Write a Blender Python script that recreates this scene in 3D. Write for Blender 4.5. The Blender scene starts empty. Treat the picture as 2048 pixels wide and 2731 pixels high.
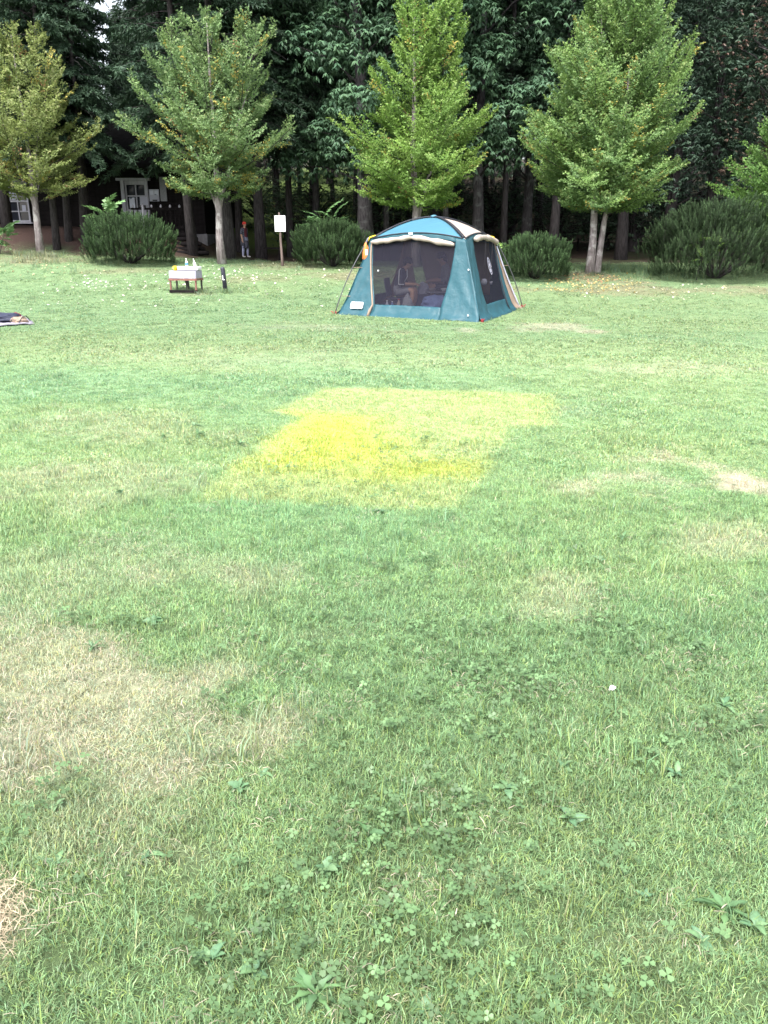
import bpy, bmesh, math, random
import numpy as np
from mathutils import Vector, Matrix, Euler, Quaternion

S = bpy.context.scene
COL = S.collection
R = math.radians

# ------------------------------------------------------------------ camera, light, exposure
CAM_H = 1.65
PITCH = R(18.37)
FPX = 2185.0                      # focal length in pixels of the 2048 x 2731 photograph
cam_d = bpy.data.cameras.new('camera')
cam = bpy.data.objects.new('camera', cam_d)
COL.objects.link(cam)
cam.location = (0, 0, CAM_H)
cam.rotation_euler = (R(90) - PITCH, 0, 0)
cam_d.sensor_fit = 'VERTICAL'
cam_d.angle_y = 2 * math.atan(2731 / 2 / FPX)
cam_d.clip_start = 0.05
cam_d.clip_end = 1500
S.camera = cam

SUN_EL, SUN_AZ = R(58), R(200)    # azimuth from +Y, clockwise; behind the camera, high
W = bpy.data.worlds.new('World')
S.world = W
W.use_nodes = True
nt = W.node_tree
nt.nodes.clear()
sky = nt.nodes.new('ShaderNodeTexSky')
sky.sky_type = 'NISHITA'
sky.sun_disc = False
sky.sun_elevation = SUN_EL
sky.sun_rotation = SUN_AZ
sky.air_density = 1.0
sky.dust_density = 4.0
sky.ozone_density = 1.0
hs = nt.nodes.new('ShaderNodeHueSaturation')
hs.inputs['Saturation'].default_value = 0.35
bg = nt.nodes.new('ShaderNodeBackground')
bg.inputs['Strength'].default_value = 0.15
wo = nt.nodes.new('ShaderNodeOutputWorld')
nt.links.new(sky.outputs[0], hs.inputs['Color'])
nt.links.new(hs.outputs[0], bg.inputs['Color'])
nt.links.new(bg.outputs[0], wo.inputs['Surface'])

sun_d = bpy.data.lights.new('sun', 'SUN')
sun_d.energy = 1.3
sun_d.angle = R(35)
sun_d.color = (1.0, 0.97, 0.92)
sun = bpy.data.objects.new('sun', sun_d)
COL.objects.link(sun)
_sd = Vector((math.sin(SUN_AZ) * math.cos(SUN_EL), math.cos(SUN_AZ) * math.cos(SUN_EL), math.sin(SUN_EL)))
sun.rotation_euler = _sd.to_track_quat('Z', 'Y').to_euler()
sun.location = (0, -5, 30)

S.view_settings.view_transform = 'Standard'
S.view_settings.look = 'None'
S.view_settings.gamma = 1
S.view_settings.use_curve_mapping = False
S.view_settings.exposure = 2.27
S.cycles.use_denoising = True
S.cycles.max_bounces = 6
S.cycles.transparent_max_bounces = 16
S.cycles.transmission_bounces = 4

rng = np.random.default_rng(11)
random.seed(11)

# ------------------------------------------------------------------ picture <-> place
cp, sp = math.cos(PITCH), math.sin(PITCH)


def smooth(a, b, x):
    t = np.clip((np.asarray(x, float) - a) / (b - a), 0, 1)
    return t * t * (3 - 2 * t)


_hash = np.random.default_rng(5).random((256, 256))


def vnoise(x, y):
    x = np.asarray(x, float); y = np.asarray(y, float)
    xi = np.floor(x).astype(int); yi = np.floor(y).astype(int)
    fx = x - xi; fy = y - yi
    fx = fx * fx * (3 - 2 * fx); fy = fy * fy * (3 - 2 * fy)
    h = lambda a, b: _hash[a & 255, b & 255]
    return (h(xi, yi) * (1 - fx) + h(xi + 1, yi) * fx) * (1 - fy) + (h(xi, yi + 1) * (1 - fx) + h(xi + 1, yi + 1) * fx) * fy


def fbm(x, y, oct=4):
    s = 0; a = 0.5; t = 0
    for k in range(oct):
        s = s + a * vnoise(x * 2 ** k + 17 * k, y * 2 ** k + 31 * k); t += a; a *= 0.55
    return s / t


_PY = [-60, 0, 19, 22, 24.5, 26.5, 28.2, 30, 33, 36, 40, 48, 60, 80, 110, 200, 400]
_PZ = [0.0, 0, 0, .06, .24, .46, .70, .82, .88, .92, 1.25, 2.2, 3.6, 6.0, 9.5, 19., 24.]


def gz(x, y):
    x = np.asarray(x, float); y = np.asarray(y, float)
    z = (np.interp(y, _PY, _PZ) + np.interp(y - .8, _PY, _PZ) + np.interp(y + .8, _PY, _PZ)) / 3
    z = z + 0.032 * np.clip(-x - 3, 0, 14) * smooth(24, 29, y)
    z = z - 0.05 * smooth(4, 8, x) * smooth(25, 29, y)
    # the raised earth bank the cabin stands on
    z = z + 0.85 * smooth(-6.6, -9.2, x) * smooth(31.6, 35.5, y) * (1 - smooth(46, 60, y))
    near = np.exp(-((y - 8) / 14.0) ** 2)
    z = z + 0.05 * (fbm(x * .35, y * .35, 3) - .5) * near
    return z


def ray(px, py):
    cx = (px - 1024) / FPX; cy = (1365.5 - py) / FPX
    return Vector((cx, cp + cy * sp, -sp + cy * cp))


def at(px, py, Y):
    d = ray(px, py); s = Y / d.y
    return Vector((d.x * s, Y, CAM_H + d.z * s))


_T = 0.5 * 1.004 ** np.arange(1500)


def ground_at(px, py):
    d = ray(px, py)
    k = int(np.argmax(CAM_H + d.z * _T < gz(d.x * _T, d.y * _T)))
    T2 = np.linspace(_T[max(k - 1, 0)], _T[k], 24)
    j = int(np.argmax(CAM_H + d.z * T2 < gz(d.x * T2, d.y * T2)))
    p = d * float(T2[j])
    return Vector((p.x, p.y, float(gz(p.x, p.y))))


def stand(px, D):
    z = 0.0; x = 0.0
    for _ in range(6):
        dep = D * cp + (CAM_H - z) * sp
        x = (px - 1024) / FPX * dep
        z = float(gz(x, D))
    return Vector((x, D, z))


def project(x, y, z):
    dz = z - CAM_H
    dep = y * cp - dz * sp
    up = y * sp + dz * cp
    return 1024 + FPX * x / dep, 1365.5 - FPX * up / dep


# ------------------------------------------------------------------ materials
def mat(name):
    m = bpy.data.materials.new(name); m.use_nodes = True
    n = m.node_tree.nodes; b = n['Principled BSDF']
    return m, m.node_tree, b


def simple(name, col, rough=.6, var=.15, scale=30, metal=0, bump=0.0, spec=.4, stretch=(1, 1, 1)):
    m, t, b = mat(name)
    tc = t.nodes.new('ShaderNodeTexCoord'); mp = t.nodes.new('ShaderNodeMapping')
    mp.inputs['Scale'].default_value = stretch
    nz = t.nodes.new('ShaderNodeTexNoise'); nz.inputs['Scale'].default_value = scale; nz.inputs['Detail'].default_value = 5
    t.links.new(tc.outputs['Object'], mp.inputs[0]); t.links.new(mp.outputs[0], nz.inputs['Vector'])
    cr = t.nodes.new('ShaderNodeValToRGB')
    cr.color_ramp.elements[0].position = .3; cr.color_ramp.elements[1].position = .7
    cr.color_ramp.elements[0].color = [c * (1 - var) for c in col] + [1]
    cr.color_ramp.elements[1].color = [min(1, c * (1 + var)) for c in col] + [1]
    t.links.new(nz.outputs[0], cr.inputs[0]); t.links.new(cr.outputs[0], b.inputs['Base Color'])
    b.inputs['Roughness'].default_value = rough; b.inputs['Metallic'].default_value = metal
    b.inputs['Specular IOR Level'].default_value = spec
    if bump:
        bp = t.nodes.new('ShaderNodeBump'); bp.inputs['Strength'].default_value = bump; bp.inputs['Distance'].default_value = .02
        t.links.new(nz.outputs[0], bp.inputs['Height']); t.links.new(bp.outputs[0], b.inputs['Normal'])
    return m


def leaf_mat(name, transl=.35, rough=.5, spec=.3, attr='col', inst=None):
    m, t, b = mat(name)
    a = t.nodes.new('ShaderNodeAttribute'); a.attribute_name = attr
    src = a.outputs['Color']
    if inst:
        a2 = t.nodes.new('ShaderNodeAttribute'); a2.attribute_type = 'INSTANCER'; a2.attribute_name = inst
        mx = t.nodes.new('ShaderNodeMix'); mx.data_type = 'RGBA'; mx.blend_type = 'MULTIPLY'; mx.inputs[0].default_value = 1
        t.links.new(src, mx.inputs[6]); t.links.new(a2.outputs['Color'], mx.inputs[7])
        src = mx.outputs[2]
    t.links.new(src, b.inputs['Base Color'])
    b.inputs['Roughness'].default_value = rough; b.inputs['Specular IOR Level'].default_value = spec
    tr = t.nodes.new('ShaderNodeBsdfTranslucent'); t.links.new(src, tr.inputs['Color'])
    ms = t.nodes.new('ShaderNodeMixShader'); ms.inputs[0].default_value = transl
    t.links.new(b.outputs[0], ms.inputs[1]); t.links.new(tr.outputs[0], ms.inputs[2])
    t.links.new(ms.outputs[0], t.nodes['Material Output'].inputs['Surface'])
    return m


def bark_mat(name, c0, c1, spots=None, sc=9):
    m, t, b = mat(name)
    tc = t.nodes.new('ShaderNodeTexCoord'); mp = t.nodes.new('ShaderNodeMapping')
    mp.inputs['Scale'].default_value = (1, 1, .18)
    nz = t.nodes.new('ShaderNodeTexNoise'); nz.inputs['Scale'].default_value = sc * 2.2; nz.inputs['Detail'].default_value = 8; nz.inputs['Roughness'].default_value = .65
    t.links.new(tc.outputs['Object'], mp.inputs[0]); t.links.new(mp.outputs[0], nz.inputs['Vector'])
    cr = t.nodes.new('ShaderNodeValToRGB')
    cr.color_ramp.elements[0].position = .38; cr.color_ramp.elements[1].position = .62
    cr.color_ramp.elements[0].color = (*c0, 1); cr.color_ramp.elements[1].color = (*c1, 1)
    t.links.new(nz.outputs[0], cr.inputs[0]); out = cr.outputs[0]
    if spots:
        n2 = t.nodes.new('ShaderNodeTexNoise'); n2.inputs['Scale'].default_value = 4.0; n2.inputs['Detail'].default_value = 6
        t.links.new(tc.outputs['Object'], n2.inputs['Vector'])
        c2 = t.nodes.new('ShaderNodeValToRGB'); c2.color_ramp.elements[0].position = .53; c2.color_ramp.elements[1].position = .62
        t.links.new(n2.outputs[0], c2.inputs[0])
        mx = t.nodes.new('ShaderNodeMix'); mx.data_type = 'RGBA'; mx.inputs[7].default_value = (*spots, 1)
        t.links.new(c2.outputs[0], mx.inputs[0]); t.links.new(out, mx.inputs[6]); out = mx.outputs[2]
    t.links.new(out, b.inputs['Base Color']); b.inputs['Roughness'].default_value = .85; b.inputs['Specular IOR Level'].default_value = .2
    bp = t.nodes.new('ShaderNodeBump'); bp.inputs['Strength'].default_value = .8; bp.inputs['Distance'].default_value = .03
    t.links.new(nz.outputs[0], bp.inputs['Height']); t.links.new(bp.outputs[0], b.inputs['Normal'])
    return m


def fabric(name, col, transl=.3, rough=.6, wr=1.0):
    m, t, b = mat(name)
    tc = t.nodes.new('ShaderNodeTexCoord')
    nz = t.nodes.new('ShaderNodeTexNoise'); nz.inputs['Scale'].default_value = 2.5; nz.inputs['Detail'].default_value = 4
    t.links.new(tc.outputs['Object'], nz.inputs['Vector'])
    cr = t.nodes.new('ShaderNodeValToRGB')
    cr.color_ramp.elements[0].color = [c * .88 for c in col] + [1]; cr.color_ramp.elements[1].color = [min(1, c * 1.1) for c in col] + [1]
    t.links.new(nz.outputs[0], cr.inputs[0]); t.links.new(cr.outputs[0], b.inputs['Base Color'])
    b.inputs['Roughness'].default_value = rough; b.inputs['Specular IOR Level'].default_value = .4
    n2 = t.nodes.new('ShaderNodeTexNoise'); n2.inputs['Scale'].default_value = 3.2; n2.inputs['Detail'].default_value = 4; n2.inputs['Distortion'].default_value = .3
    t.links.new(tc.outputs['Object'], n2.inputs['Vector'])
    bp = t.nodes.new('ShaderNodeBump'); bp.inputs['Strength'].default_value = .45 * wr; bp.inputs['Distance'].default_value = .10
    t.links.new(n2.outputs[0], bp.inputs['Height']); t.links.new(bp.outputs[0], b.inputs['Normal'])
    tr = t.nodes.new('ShaderNodeBsdfTranslucent'); t.links.new(cr.outputs[0], tr.inputs['Color'])
    ms = t.nodes.new('ShaderNodeMixShader'); ms.inputs[0].default_value = transl
    t.links.new(b.outputs[0], ms.inputs[1]); t.links.new(tr.outputs[0], ms.inputs[2])
    t.links.new(ms.outputs[0], t.nodes['Material Output'].inputs['Surface'])
    return m


M = {}
M['leaf'] = leaf_mat('young_tree_leaves', .4, .5, .3)
M['needle'] = leaf_mat('dark_needles', .12, .6, .25)
M['dleaf'] = leaf_mat('forest_leaves', .15, .5, .22)
M['pine'] = leaf_mat('pine_needles', .10, .6, .12)
M['weed'] = leaf_mat('weed_leaves', .25, .5, .4)
M['blade'] = leaf_mat('grass_blades', .35, .45, .4, inst='tint')
M['bark_y'] = bark_mat('young_bark', (.11, .092, .090), (.27, .232, .235), (.33, .31, .30))
M['bark_d'] = bark_mat('forest_bark', (.020, .017, .018), (.055, .048, .050))
M['bark_g'] = bark_mat('grey_forest_bark', (.026, .023, .026), (.075, .068, .072), (.095, .095, .095))
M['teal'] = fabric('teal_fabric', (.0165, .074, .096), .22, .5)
M['teal_skylit'] = fabric('skylit_teal_fabric', (.050, .150, .210), .2, .5, .4)  # wall teal made paler, sky light on the roof painted in
M['cream'] = fabric('cream_fabric', (.42, .355, .31), .3, .6)
M['tan'] = fabric('tan_fabric', (.30, .22, .165), .3, .6)
M['black_fab'] = fabric('black_fabric', (.012, .013, .02), .05, .6)
M['pole'] = simple('grey_pole', (.055, .055, .06), .4, .1, 20)
M['white'] = simple('white_paint', (.72, .72, .74), .5, .06, 12)
M['whitew'] = simple('weathered_white_wood', (.34, .33, .38), .6, .15, 14, stretch=(1, 1, .2))
M['red'] = simple('red_print', (.42, .012, .03), .5, .05)
M['redpeg'] = simple('red_plastic', (.22, .025, .03), .45, .05)
M['redmetal'] = simple('faded_red_metal', (.15, .062, .052), .6, .35, 16)
M['darkmetal'] = simple('dark_metal', (.035, .03, .03), .5, .2)
M['darkwood'] = simple('dark_wood', (.009, .0075, .008), .9, .4, 9, stretch=(1, 1, .15), bump=.3, spec=.1)
M['brownwood'] = simple('brown_wood', (.13, .095, .085), .75, .4, 14, stretch=(1, 1, .12), bump=.4)
M['redwood'] = simple('red_brown_wood', (.10, .03, .026), .7, .3, 10)
M['concrete'] = simple('concrete', (.15, .145, .155), .85, .2, 8, bump=.2)
M['sinkstone'] = simple('pale_cast_stone', (.26, .25, .305), .6, .12, 10)
M['enamel'] = simple('white_enamel', (.62, .62, .62), .25, .04, 5)
M['yellow'] = simple('yellow_plastic', (.80, .55, .02), .4, .05)
M['orange'] = fabric('orange_bag', (.75, .20, .05), .2, .45)
M['blackpost'] = simple('black_post_paint', (.018, .018, .03), .55, .35, 12)
M['ink'] = simple('black_ink', (.03, .03, .035), .7, .1)
M['skin'] = simple('skin', (.42, .24, .16), .5, .06, 20)
M['hair'] = simple('dark_hair', (.012, .010, .010), .5, .3, 60)
M['maroon'] = simple('maroon_cotton', (.13, .028, .038), .85, .15, 30)
M['jeans'] = simple('pale_blue_denim', (.26, .27, .38), .85, .25, 25)
M['navy'] = simple('navy_jersey', (.02, .022, .035), .8, .2, 25)
M['grey'] = simple('grey_cotton', (.2, .2, .22), .85, .15, 25)
M['redcap'] = simple('red_cotton', (.55, .045, .03), .8, .12, 30)
M['white_cloth'] = fabric('white_cloth', (.45, .45, .54), .25, .7)
M['bluecloth'] = fabric('blue_cloth', (.14, .19, .38), .15, .7)
M['stalk'] = simple('green_stalk', (.10, .17, .06), .6, .1)
M['roofing'] = simple('dark_roofing', (.006, .006, .006), .98, .3, 6, spec=0)
M['lilac'] = fabric('lilac_cloth', (.24, .20, .34), .1, .7)
M['greenbag'] = fabric('dark_green_cloth', (.05, .08, .06), .1, .7)
M['shoe'] = simple('pale_shoe', (.45, .43, .42), .7, .1)
M['bluelabel'] = simple('blue_label', (.05, .16, .35), .4, .1)
M['mattgrey'] = fabric('grey_groundsheet', (.24, .22, .27), .05, .6)
M['navyfab'] = fabric('dark_blue_fabric', (.022, .026, .05), .05, .6)

# insect screen: a fine net, part of the light passes through its holes
m, t, b = mat('insect_screen')
b.inputs['Base Color'].default_value = (.015, .0145, .023, 1); b.inputs['Roughness'].default_value = .8; b.inputs['Specular IOR Level'].default_value = .08
tr = t.nodes.new('ShaderNodeBsdfTransparent'); ms = t.nodes.new('ShaderNodeMixShader'); ms.inputs[0].default_value = .34
t.links.new(b.outputs[0], ms.inputs[1]); t.links.new(tr.outputs[0], ms.inputs[2])
t.links.new(ms.outputs[0], t.nodes['Material Output'].inputs['Surface'])
M['screen'] = m
# window glass
m, t, b = mat('window_glass')
b.inputs['Base Color'].default_value = (.02, .022, .03, 1); b.inputs['Roughness'].default_value = .06
M['glass'] = m
# check pattern
m, t, b = mat('checked_flannel')
tc = t.nodes.new('ShaderNodeTexCoord'); ck = t.nodes.new('ShaderNodeTexChecker'); ck.inputs['Scale'].default_value = 21
ck.inputs['Color1'].default_value = (.015, .015, .025, 1); ck.inputs['Color2'].default_value = (.10, .10, .13, 1)
t.links.new(tc.outputs['Object'], ck.inputs['Vector']); t.links.new(ck.outputs[0], b.inputs['Base Color']); b.inputs['Roughness'].default_value = .9
M['check'] = m
# poster with a few printed blocks
m, t, b = mat('printed_poster')
tc = t.nodes.new('ShaderNodeTexCoord'); vz = t.nodes.new('ShaderNodeTexVoronoi'); vz.inputs['Scale'].default_value = 5
cr = t.nodes.new('ShaderNodeValToRGB'); cr.color_ramp.elements[0].position = .25; cr.color_ramp.elements[0].color = (.12, .14, .2, 1)
cr.color_ramp.elements[1].position = .42; cr.color_ramp.elements[1].color = (.55, .56, .66, 1)
t.links.new(tc.outputs['Object'], vz.inputs['Vector']); t.links.new(vz.outputs[0], cr.inputs[0]); t.links.new(cr.outputs[0], b.inputs['Base Color'])
M['poster'] = m


# ------------------------------------------------------------------ mesh helpers
def mesh_np(name, V, F, mats, col=None, smooth_=False, mi=None):
    me = bpy.data.meshes.new(name)
    V = np.asarray(V, np.float32); F = np.asarray(F, np.int32)
    k = F.shape[1]
    me.vertices.add(len(V)); me.vertices.foreach_set('co', V.ravel())
    me.loops.add(F.size); me.loops.foreach_set('vertex_index', F.ravel())
    me.polygons.add(len(F)); me.polygons.foreach_set('loop_start', np.arange(0, F.size, k, dtype=np.int32))
    if smooth_: me.polygons.foreach_set('use_smooth', np.ones(len(F), bool))
    if mi is not None: me.polygons.foreach_set('material_index', np.asarray(mi, np.int32))
    if col is not None:
        a = me.color_attributes.new('col', 'FLOAT_COLOR', 'POINT')
        c = np.ones((len(V), 4), np.float32); c[:, :3] = col
        a.data.foreach_set('color', c.ravel())
    for mm in (mats if isinstance(mats, (list, tuple)) else [mats]): me.materials.append(mm)
    me.update(calc_edges=True)
    return me


class MB:
    def __init__(s): s.v = []; s.f = []; s.m = []; s.mi = 0

    def add(s, vs, fs):
        o = len(s.v); s.v += [tuple(v) for v in vs]
        for f in fs: s.f.append([i + o for i in f]); s.m.append(s.mi)

    def box(s, c, size, rot=None):
        x, y, z = [k / 2 for k in size]; c = Vector(c)
        vs = [Vector((a, b_, d)) for a in (-x, x) for b_ in (-y, y) for d in (-z, z)]
        if rot is not None: vs = [rot @ v for v in vs]
        s.add([c + v for v in vs], [(0, 1, 3, 2), (4, 6, 7, 5), (0, 4, 5, 1), (2, 3, 7, 6), (0, 2, 6, 4), (1, 5, 7, 3)])
        return s

    def bar(s, a, b_, w, d=None):
        a = Vector(a); b_ = Vector(b_); d = d or w
        q = (b_ - a).to_track_quat('Z', 'Y').to_matrix()
        return s.box((a + b_) / 2, (w, d, (b_ - a).length), q)

    def tube(s, pts, rad, n=8, cap=True):
        pts = [Vector(p) for p in pts]
        if not isinstance(rad, (list, tuple, np.ndarray)): rad = [rad] * len(pts)
        o = len(s.v); N = len(pts)
        for i, p in enumerate(pts):
            d = (pts[min(i + 1, N - 1)] - pts[max(i - 1, 0)]).normalized()
            u = d.cross(Vector((0.13, 1, 0.07))).normalized() if abs(d.y) < .95 else d.cross(Vector((1, 0, 0))).normalized()
            w = d.cross(u)
            for k in range(n):
                a = 2 * math.pi * k / n
                s.v.append(tuple(p + (u * math.cos(a) + w * math.sin(a)) * rad[i]))
        for i in range(N - 1):
            for k in range(n):
                s.f.append([o + i * n + k, o + i * n + (k + 1) % n, o + (i + 1) * n + (k + 1) % n, o + (i + 1) * n + k]); s.m.append(s.mi)
        if cap:
            s.f.append([o + k for k in range(n)][::-1]); s.m.append(s.mi)
            s.f.append([o + (N - 1) * n + k for k in range(n)]); s.m.append(s.mi)
        return s

    def lathe(s, prof, n=14, c=(0, 0, 0)):
        o = len(s.v); c = Vector(c)
        for r, z in prof:
            for k in range(n):
                a = 2 * math.pi * k / n
                s.v.append((c.x + r * math.cos(a), c.y + r * math.sin(a), c.z + z))
        for i in range(len(prof) - 1):
            for k in range(n):
                s.f.append([o + i * n + k, o + i * n + (k + 1) % n, o + (i + 1) * n + (k + 1) % n, o + (i + 1) * n + k]); s.m.append(s.mi)
        s.f.append([o + k for k in range(n)][::-1]); s.m.append(s.mi)
        s.f.append([o + (len(prof) - 1) * n + k for k in range(n)]); s.m.append(s.mi)
        return s

    def mesh(s, name, mats, smooth_=False):
        me = bpy.data.meshes.new(name); me.from_pydata(s.v, [], s.f)
        for mm in (mats if isinstance(mats, (list, tuple)) else [mats]): me.materials.append(mm)
        me.polygons.foreach_set('material_index', s.m)
        if smooth_: me.polygons.foreach_set('use_smooth', [True] * len(s.f))
        me.update(); return me

    def build(s, name, mats, parent=None, smooth_=False, bevel=0):
        return link(name, s.mesh(name, mats, smooth_), parent, bevel)


def link(name, data, parent=None, bevel=0):
    o = bpy.data.objects.new(name, data); COL.objects.link(o)
    if parent is not None: o.parent = parent
    if bevel:
        bv = o.modifiers.new('bevel', 'BEVEL'); bv.width = bevel; bv.segments = 2; bv.limit_method = 'ANGLE'
    return o


def tag(o, label=None, cat=None, group=None, kind=None):
    if label: o['label'] = label
    if cat: o['category'] = cat
    if group: o['group'] = group
    if kind: o['kind'] = kind
    return o


def thing(name, loc, label, cat, group=None, rz=0):
    o = bpy.data.objects.new(name, None); COL.objects.link(o); o.empty_display_size = .2
    o.location = loc; o.rotation_euler = (0, 0, rz)
    return tag(o, label, cat, group)


def copy_tree(o, parent=None):
    kids = list(o.children)
    c = o.copy(); COL.objects.link(c); c.parent = parent
    for ch in kids: copy_tree(ch, c)
    return c


def leaves(C, D, N, L, Wd, col, fold=.0):
    """leaf quads: base, side, tip, side.  C base points, D directions, N normals."""
    C = np.asarray(C, float); D = np.asarray(D, float); N = np.asarray(N, float)
    D = D / np.linalg.norm(D, axis=1, keepdims=True)
    Sd = np.cross(D, N); Sd /= np.linalg.norm(Sd, axis=1, keepdims=True) + 1e-9
    Nn = np.cross(Sd, D)
    L = np.asarray(L).reshape(-1, 1); Wd = np.asarray(Wd).reshape(-1, 1)
    V = np.empty((len(C), 4, 3))
    V[:, 0] = C
    V[:, 1] = C + D * L * .45 + Sd * Wd * .5 + Nn * Wd * fold
    V[:, 2] = C + D * L
    V[:, 3] = C + D * L * .45 - Sd * Wd * .5 + Nn * Wd * fold
    F = np.arange(len(C) * 4).reshape(-1, 4)
    return V.reshape(-1, 3), F, np.repeat(col, 4, axis=0)


def rand_dir(n, g=rng):
    v = g.normal(size=(n, 3)); return v / np.linalg.norm(v, axis=1, keepdims=True)


# ------------------------------------------------------------------ lawn patches (where the turf itself is bleached, dry or bare)
def poly_dist(px, py, P):
    P = np.array(P, float); inside = np.zeros(px.shape, bool); d = np.full(px.shape, 1e9)
    for i in range(len(P)):
        a = P[i]; b_ = P[(i + 1) % len(P)]
        e = b_ - a; wx = px - a[0]; wy = py - a[1]
        t = np.clip((wx * e[0] + wy * e[1]) / (e @ e), 0, 1)
        d = np.minimum(d, np.hypot(wx - t * e[0], wy - t * e[1]))
        c = ((a[1] <= py) & (py < b_[1])) | ((b_[1] <= py) & (py < a[1]))
        with np.errstate(divide='ignore', invalid='ignore'):
            xx = a[0] + (py - a[1]) / (b_[1] - a[1] if b_[1] != a[1] else 1e-9) * e[0]
        inside ^= c & (px < xx)
    return np.where(inside, d, -d)


G = lambda pts: [ground_at(*p)[:2] for p in pts]
YP = G([(735, 1098), (800, 1058), (870, 1034), (1196, 1041), (1478, 1052), (1489, 1141), (1362, 1143), (1297, 1269), (1232, 1363), (1051, 1356), (906, 1344), (530, 1331), (682, 1190), (790, 1112)])
YC = G([(798, 1103), (990, 1112), (1090, 1200), (1080, 1245), (800, 1262), (668, 1250), (715, 1185)])
YD = G([(930, 1262), (1110, 1232), (1310, 1225), (1290, 1275), (1150, 1290), (960, 1282)])


def patches(x, y):
    """-> yellow, core, olive, dry, bare, soil masks at ground points"""
    x = np.asarray(x, float); y = np.asarray(y, float)
    w1 = .16 * (fbm(x * 2.6, y * 2.6) - .5)
    yel = smooth(-.07, .10, poly_dist(x, y, YP) + w1)
    core = smooth(-.40, .50, poly_dist(x, y, YC) + w1 * 1.8)
    oli = smooth(-.25, .3, poly_dist(x, y, YD) + w1 * 2)
    px, py = project(x, y, gz(x, y))
    n = fbm(x * .9, y * .9, 5) - .5
    n2 = fbm(x * 3.1 + 9, y * 3.1, 3) - .5

    def ell(cx, cy, rx, ry, amt=1):
        q = 1 - np.sqrt(((px - cx) / rx) ** 2 + ((py - cy) / ry) ** 2)
        return amt * smooth(-.12, .85, q + n * 1.8 + n2 * 1.7)
    dry = 0
    for e in [(330, 1960, 520, 240, 1.0), (60, 1800, 300, 140, .9), (560, 1500, 420, 110, .7), (120, 1560, 380, 110, .35),
              (900, 1700, 160, 60, .35), (1440, 1615, 170, 75, .5), (1860, 1292, 300, 62, 1.2), (1890, 1292, 230, 62, 2.2), (1930, 1450, 200, 60, .55),
              (250, 1280, 420, 60, .4), (60, 1270, 120, 40, .5), (1230, 883, 80, 10, .8), (1480, 876, 150, 14, .8), (1570, 884, 60, 8, 1), (800, 872, 200, 10, .4),
              (-60, 2480, 130, 150, 1.2), (450, 2280, 300, 60, .35), (1250, 2350, 260, 60, .25), (1750, 2520, 300, 80, .2), (300, 1150, 300, 50, .3),
              (1250, 1110, 300, 40, .25), (700, 960, 500, 30, .2), (1700, 985, 300, 20, .3)]:
        dry = np.maximum(dry, ell(*e))
    bare = 0
    for e in [(1650, 768, 120, 26, .9), (1570, 745, 90, 20, .9), (760, 712, 120, 16, .7), (90, 690, 150, 22, .8), (330, 722, 130, 10, .6), (1890, 772, 240, 16, .8),
              (900, 735, 150, 16, .8), (1420, 772, 120, 10, .6), (700, 745, 110, 14, .5), (490, 785, 60, 8, .6), (1120, 886, 160, 7, .5), (1880, 1296, 190, 34, .2)]:
        bare = np.maximum(bare, ell(*e))
    soil = smooth(31.0, 33.0, y + n * 3)
    return yel, core, oli, np.clip(dry, 0, 1.5), np.clip(bare, 0, 1), soil, n, n2


def turf_color(x, y):
    """base colour of the living turf (linear)"""
    yel, core, oli, dry, bare, soil, n, n2 = patches(x, y)
    ll = fbm(x * .16 + 3, y * .30 + 7, 3) - .5
    c1 = np.stack([.138 + 0 * x, .210 + 0 * x, .112 + 0 * x], -1)      # fresh green
    c2 = np.stack([.164 + 0 * x, .218 + 0 * x, .112 + 0 * x], -1)      # yellow green
    c3 = np.stack([.120 + 0 * x, .200 + 0 * x, .116 + 0 * x], -1)      # blue green
    k = smooth(-.22, .28, ll + n * .5)[..., None]
    c = c1 * (1 - k) + c2 * k
    k = smooth(.02, .3, -ll + n2 * .6)[..., None]
    c = c * (1 - k * .5) + c3 * k * .5
    k = (smooth(9, 24, y) * .45)[..., None]
    c = c * (1 - k) + np.array([.158, .218, .116]) * k

    def mixin(c, m_, col): return c * (1 - m_[..., None]) + np.array(col) * m_[..., None]
    c = mixin(c, np.clip(dry, 0, 1.5) * .54, (.36, .295, .265))
    c = mixin(c, bare * .72, (.185, .150, .108))
    nr = (1 - smooth(4, 11, y))[..., None]
    c = c * (np.array([.94, 1.0, .96]) * (1 - nr) + np.array([.98, 1.08, .93]) * nr) * ((1.0 - .04 * (1 - smooth(1.6, 3.2, y)) + .24 * smooth(2.0, 5, y) * (1 - smooth(10, 15, y))) * (.84 + .34 * fbm(x * 6.5 + 2, y * 6.5, 3)))[..., None]
    c = mixin(c, yel * .9, (.285, .36, .155))
    c = mixin(c, yel * core * .9, (.37, .435, .085))
    c = mixin(c, yel * oli * .85, (.30, .36, .075))
    return c, (yel, core, oli, dry, bare, soil, n, n2)


# ------------------------------------------------------------------ ground sheet
def axis(segs):
    out = []
    for a, b_, st in segs: out += list(np.arange(a, b_, st))
    return np.array(out)


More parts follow.
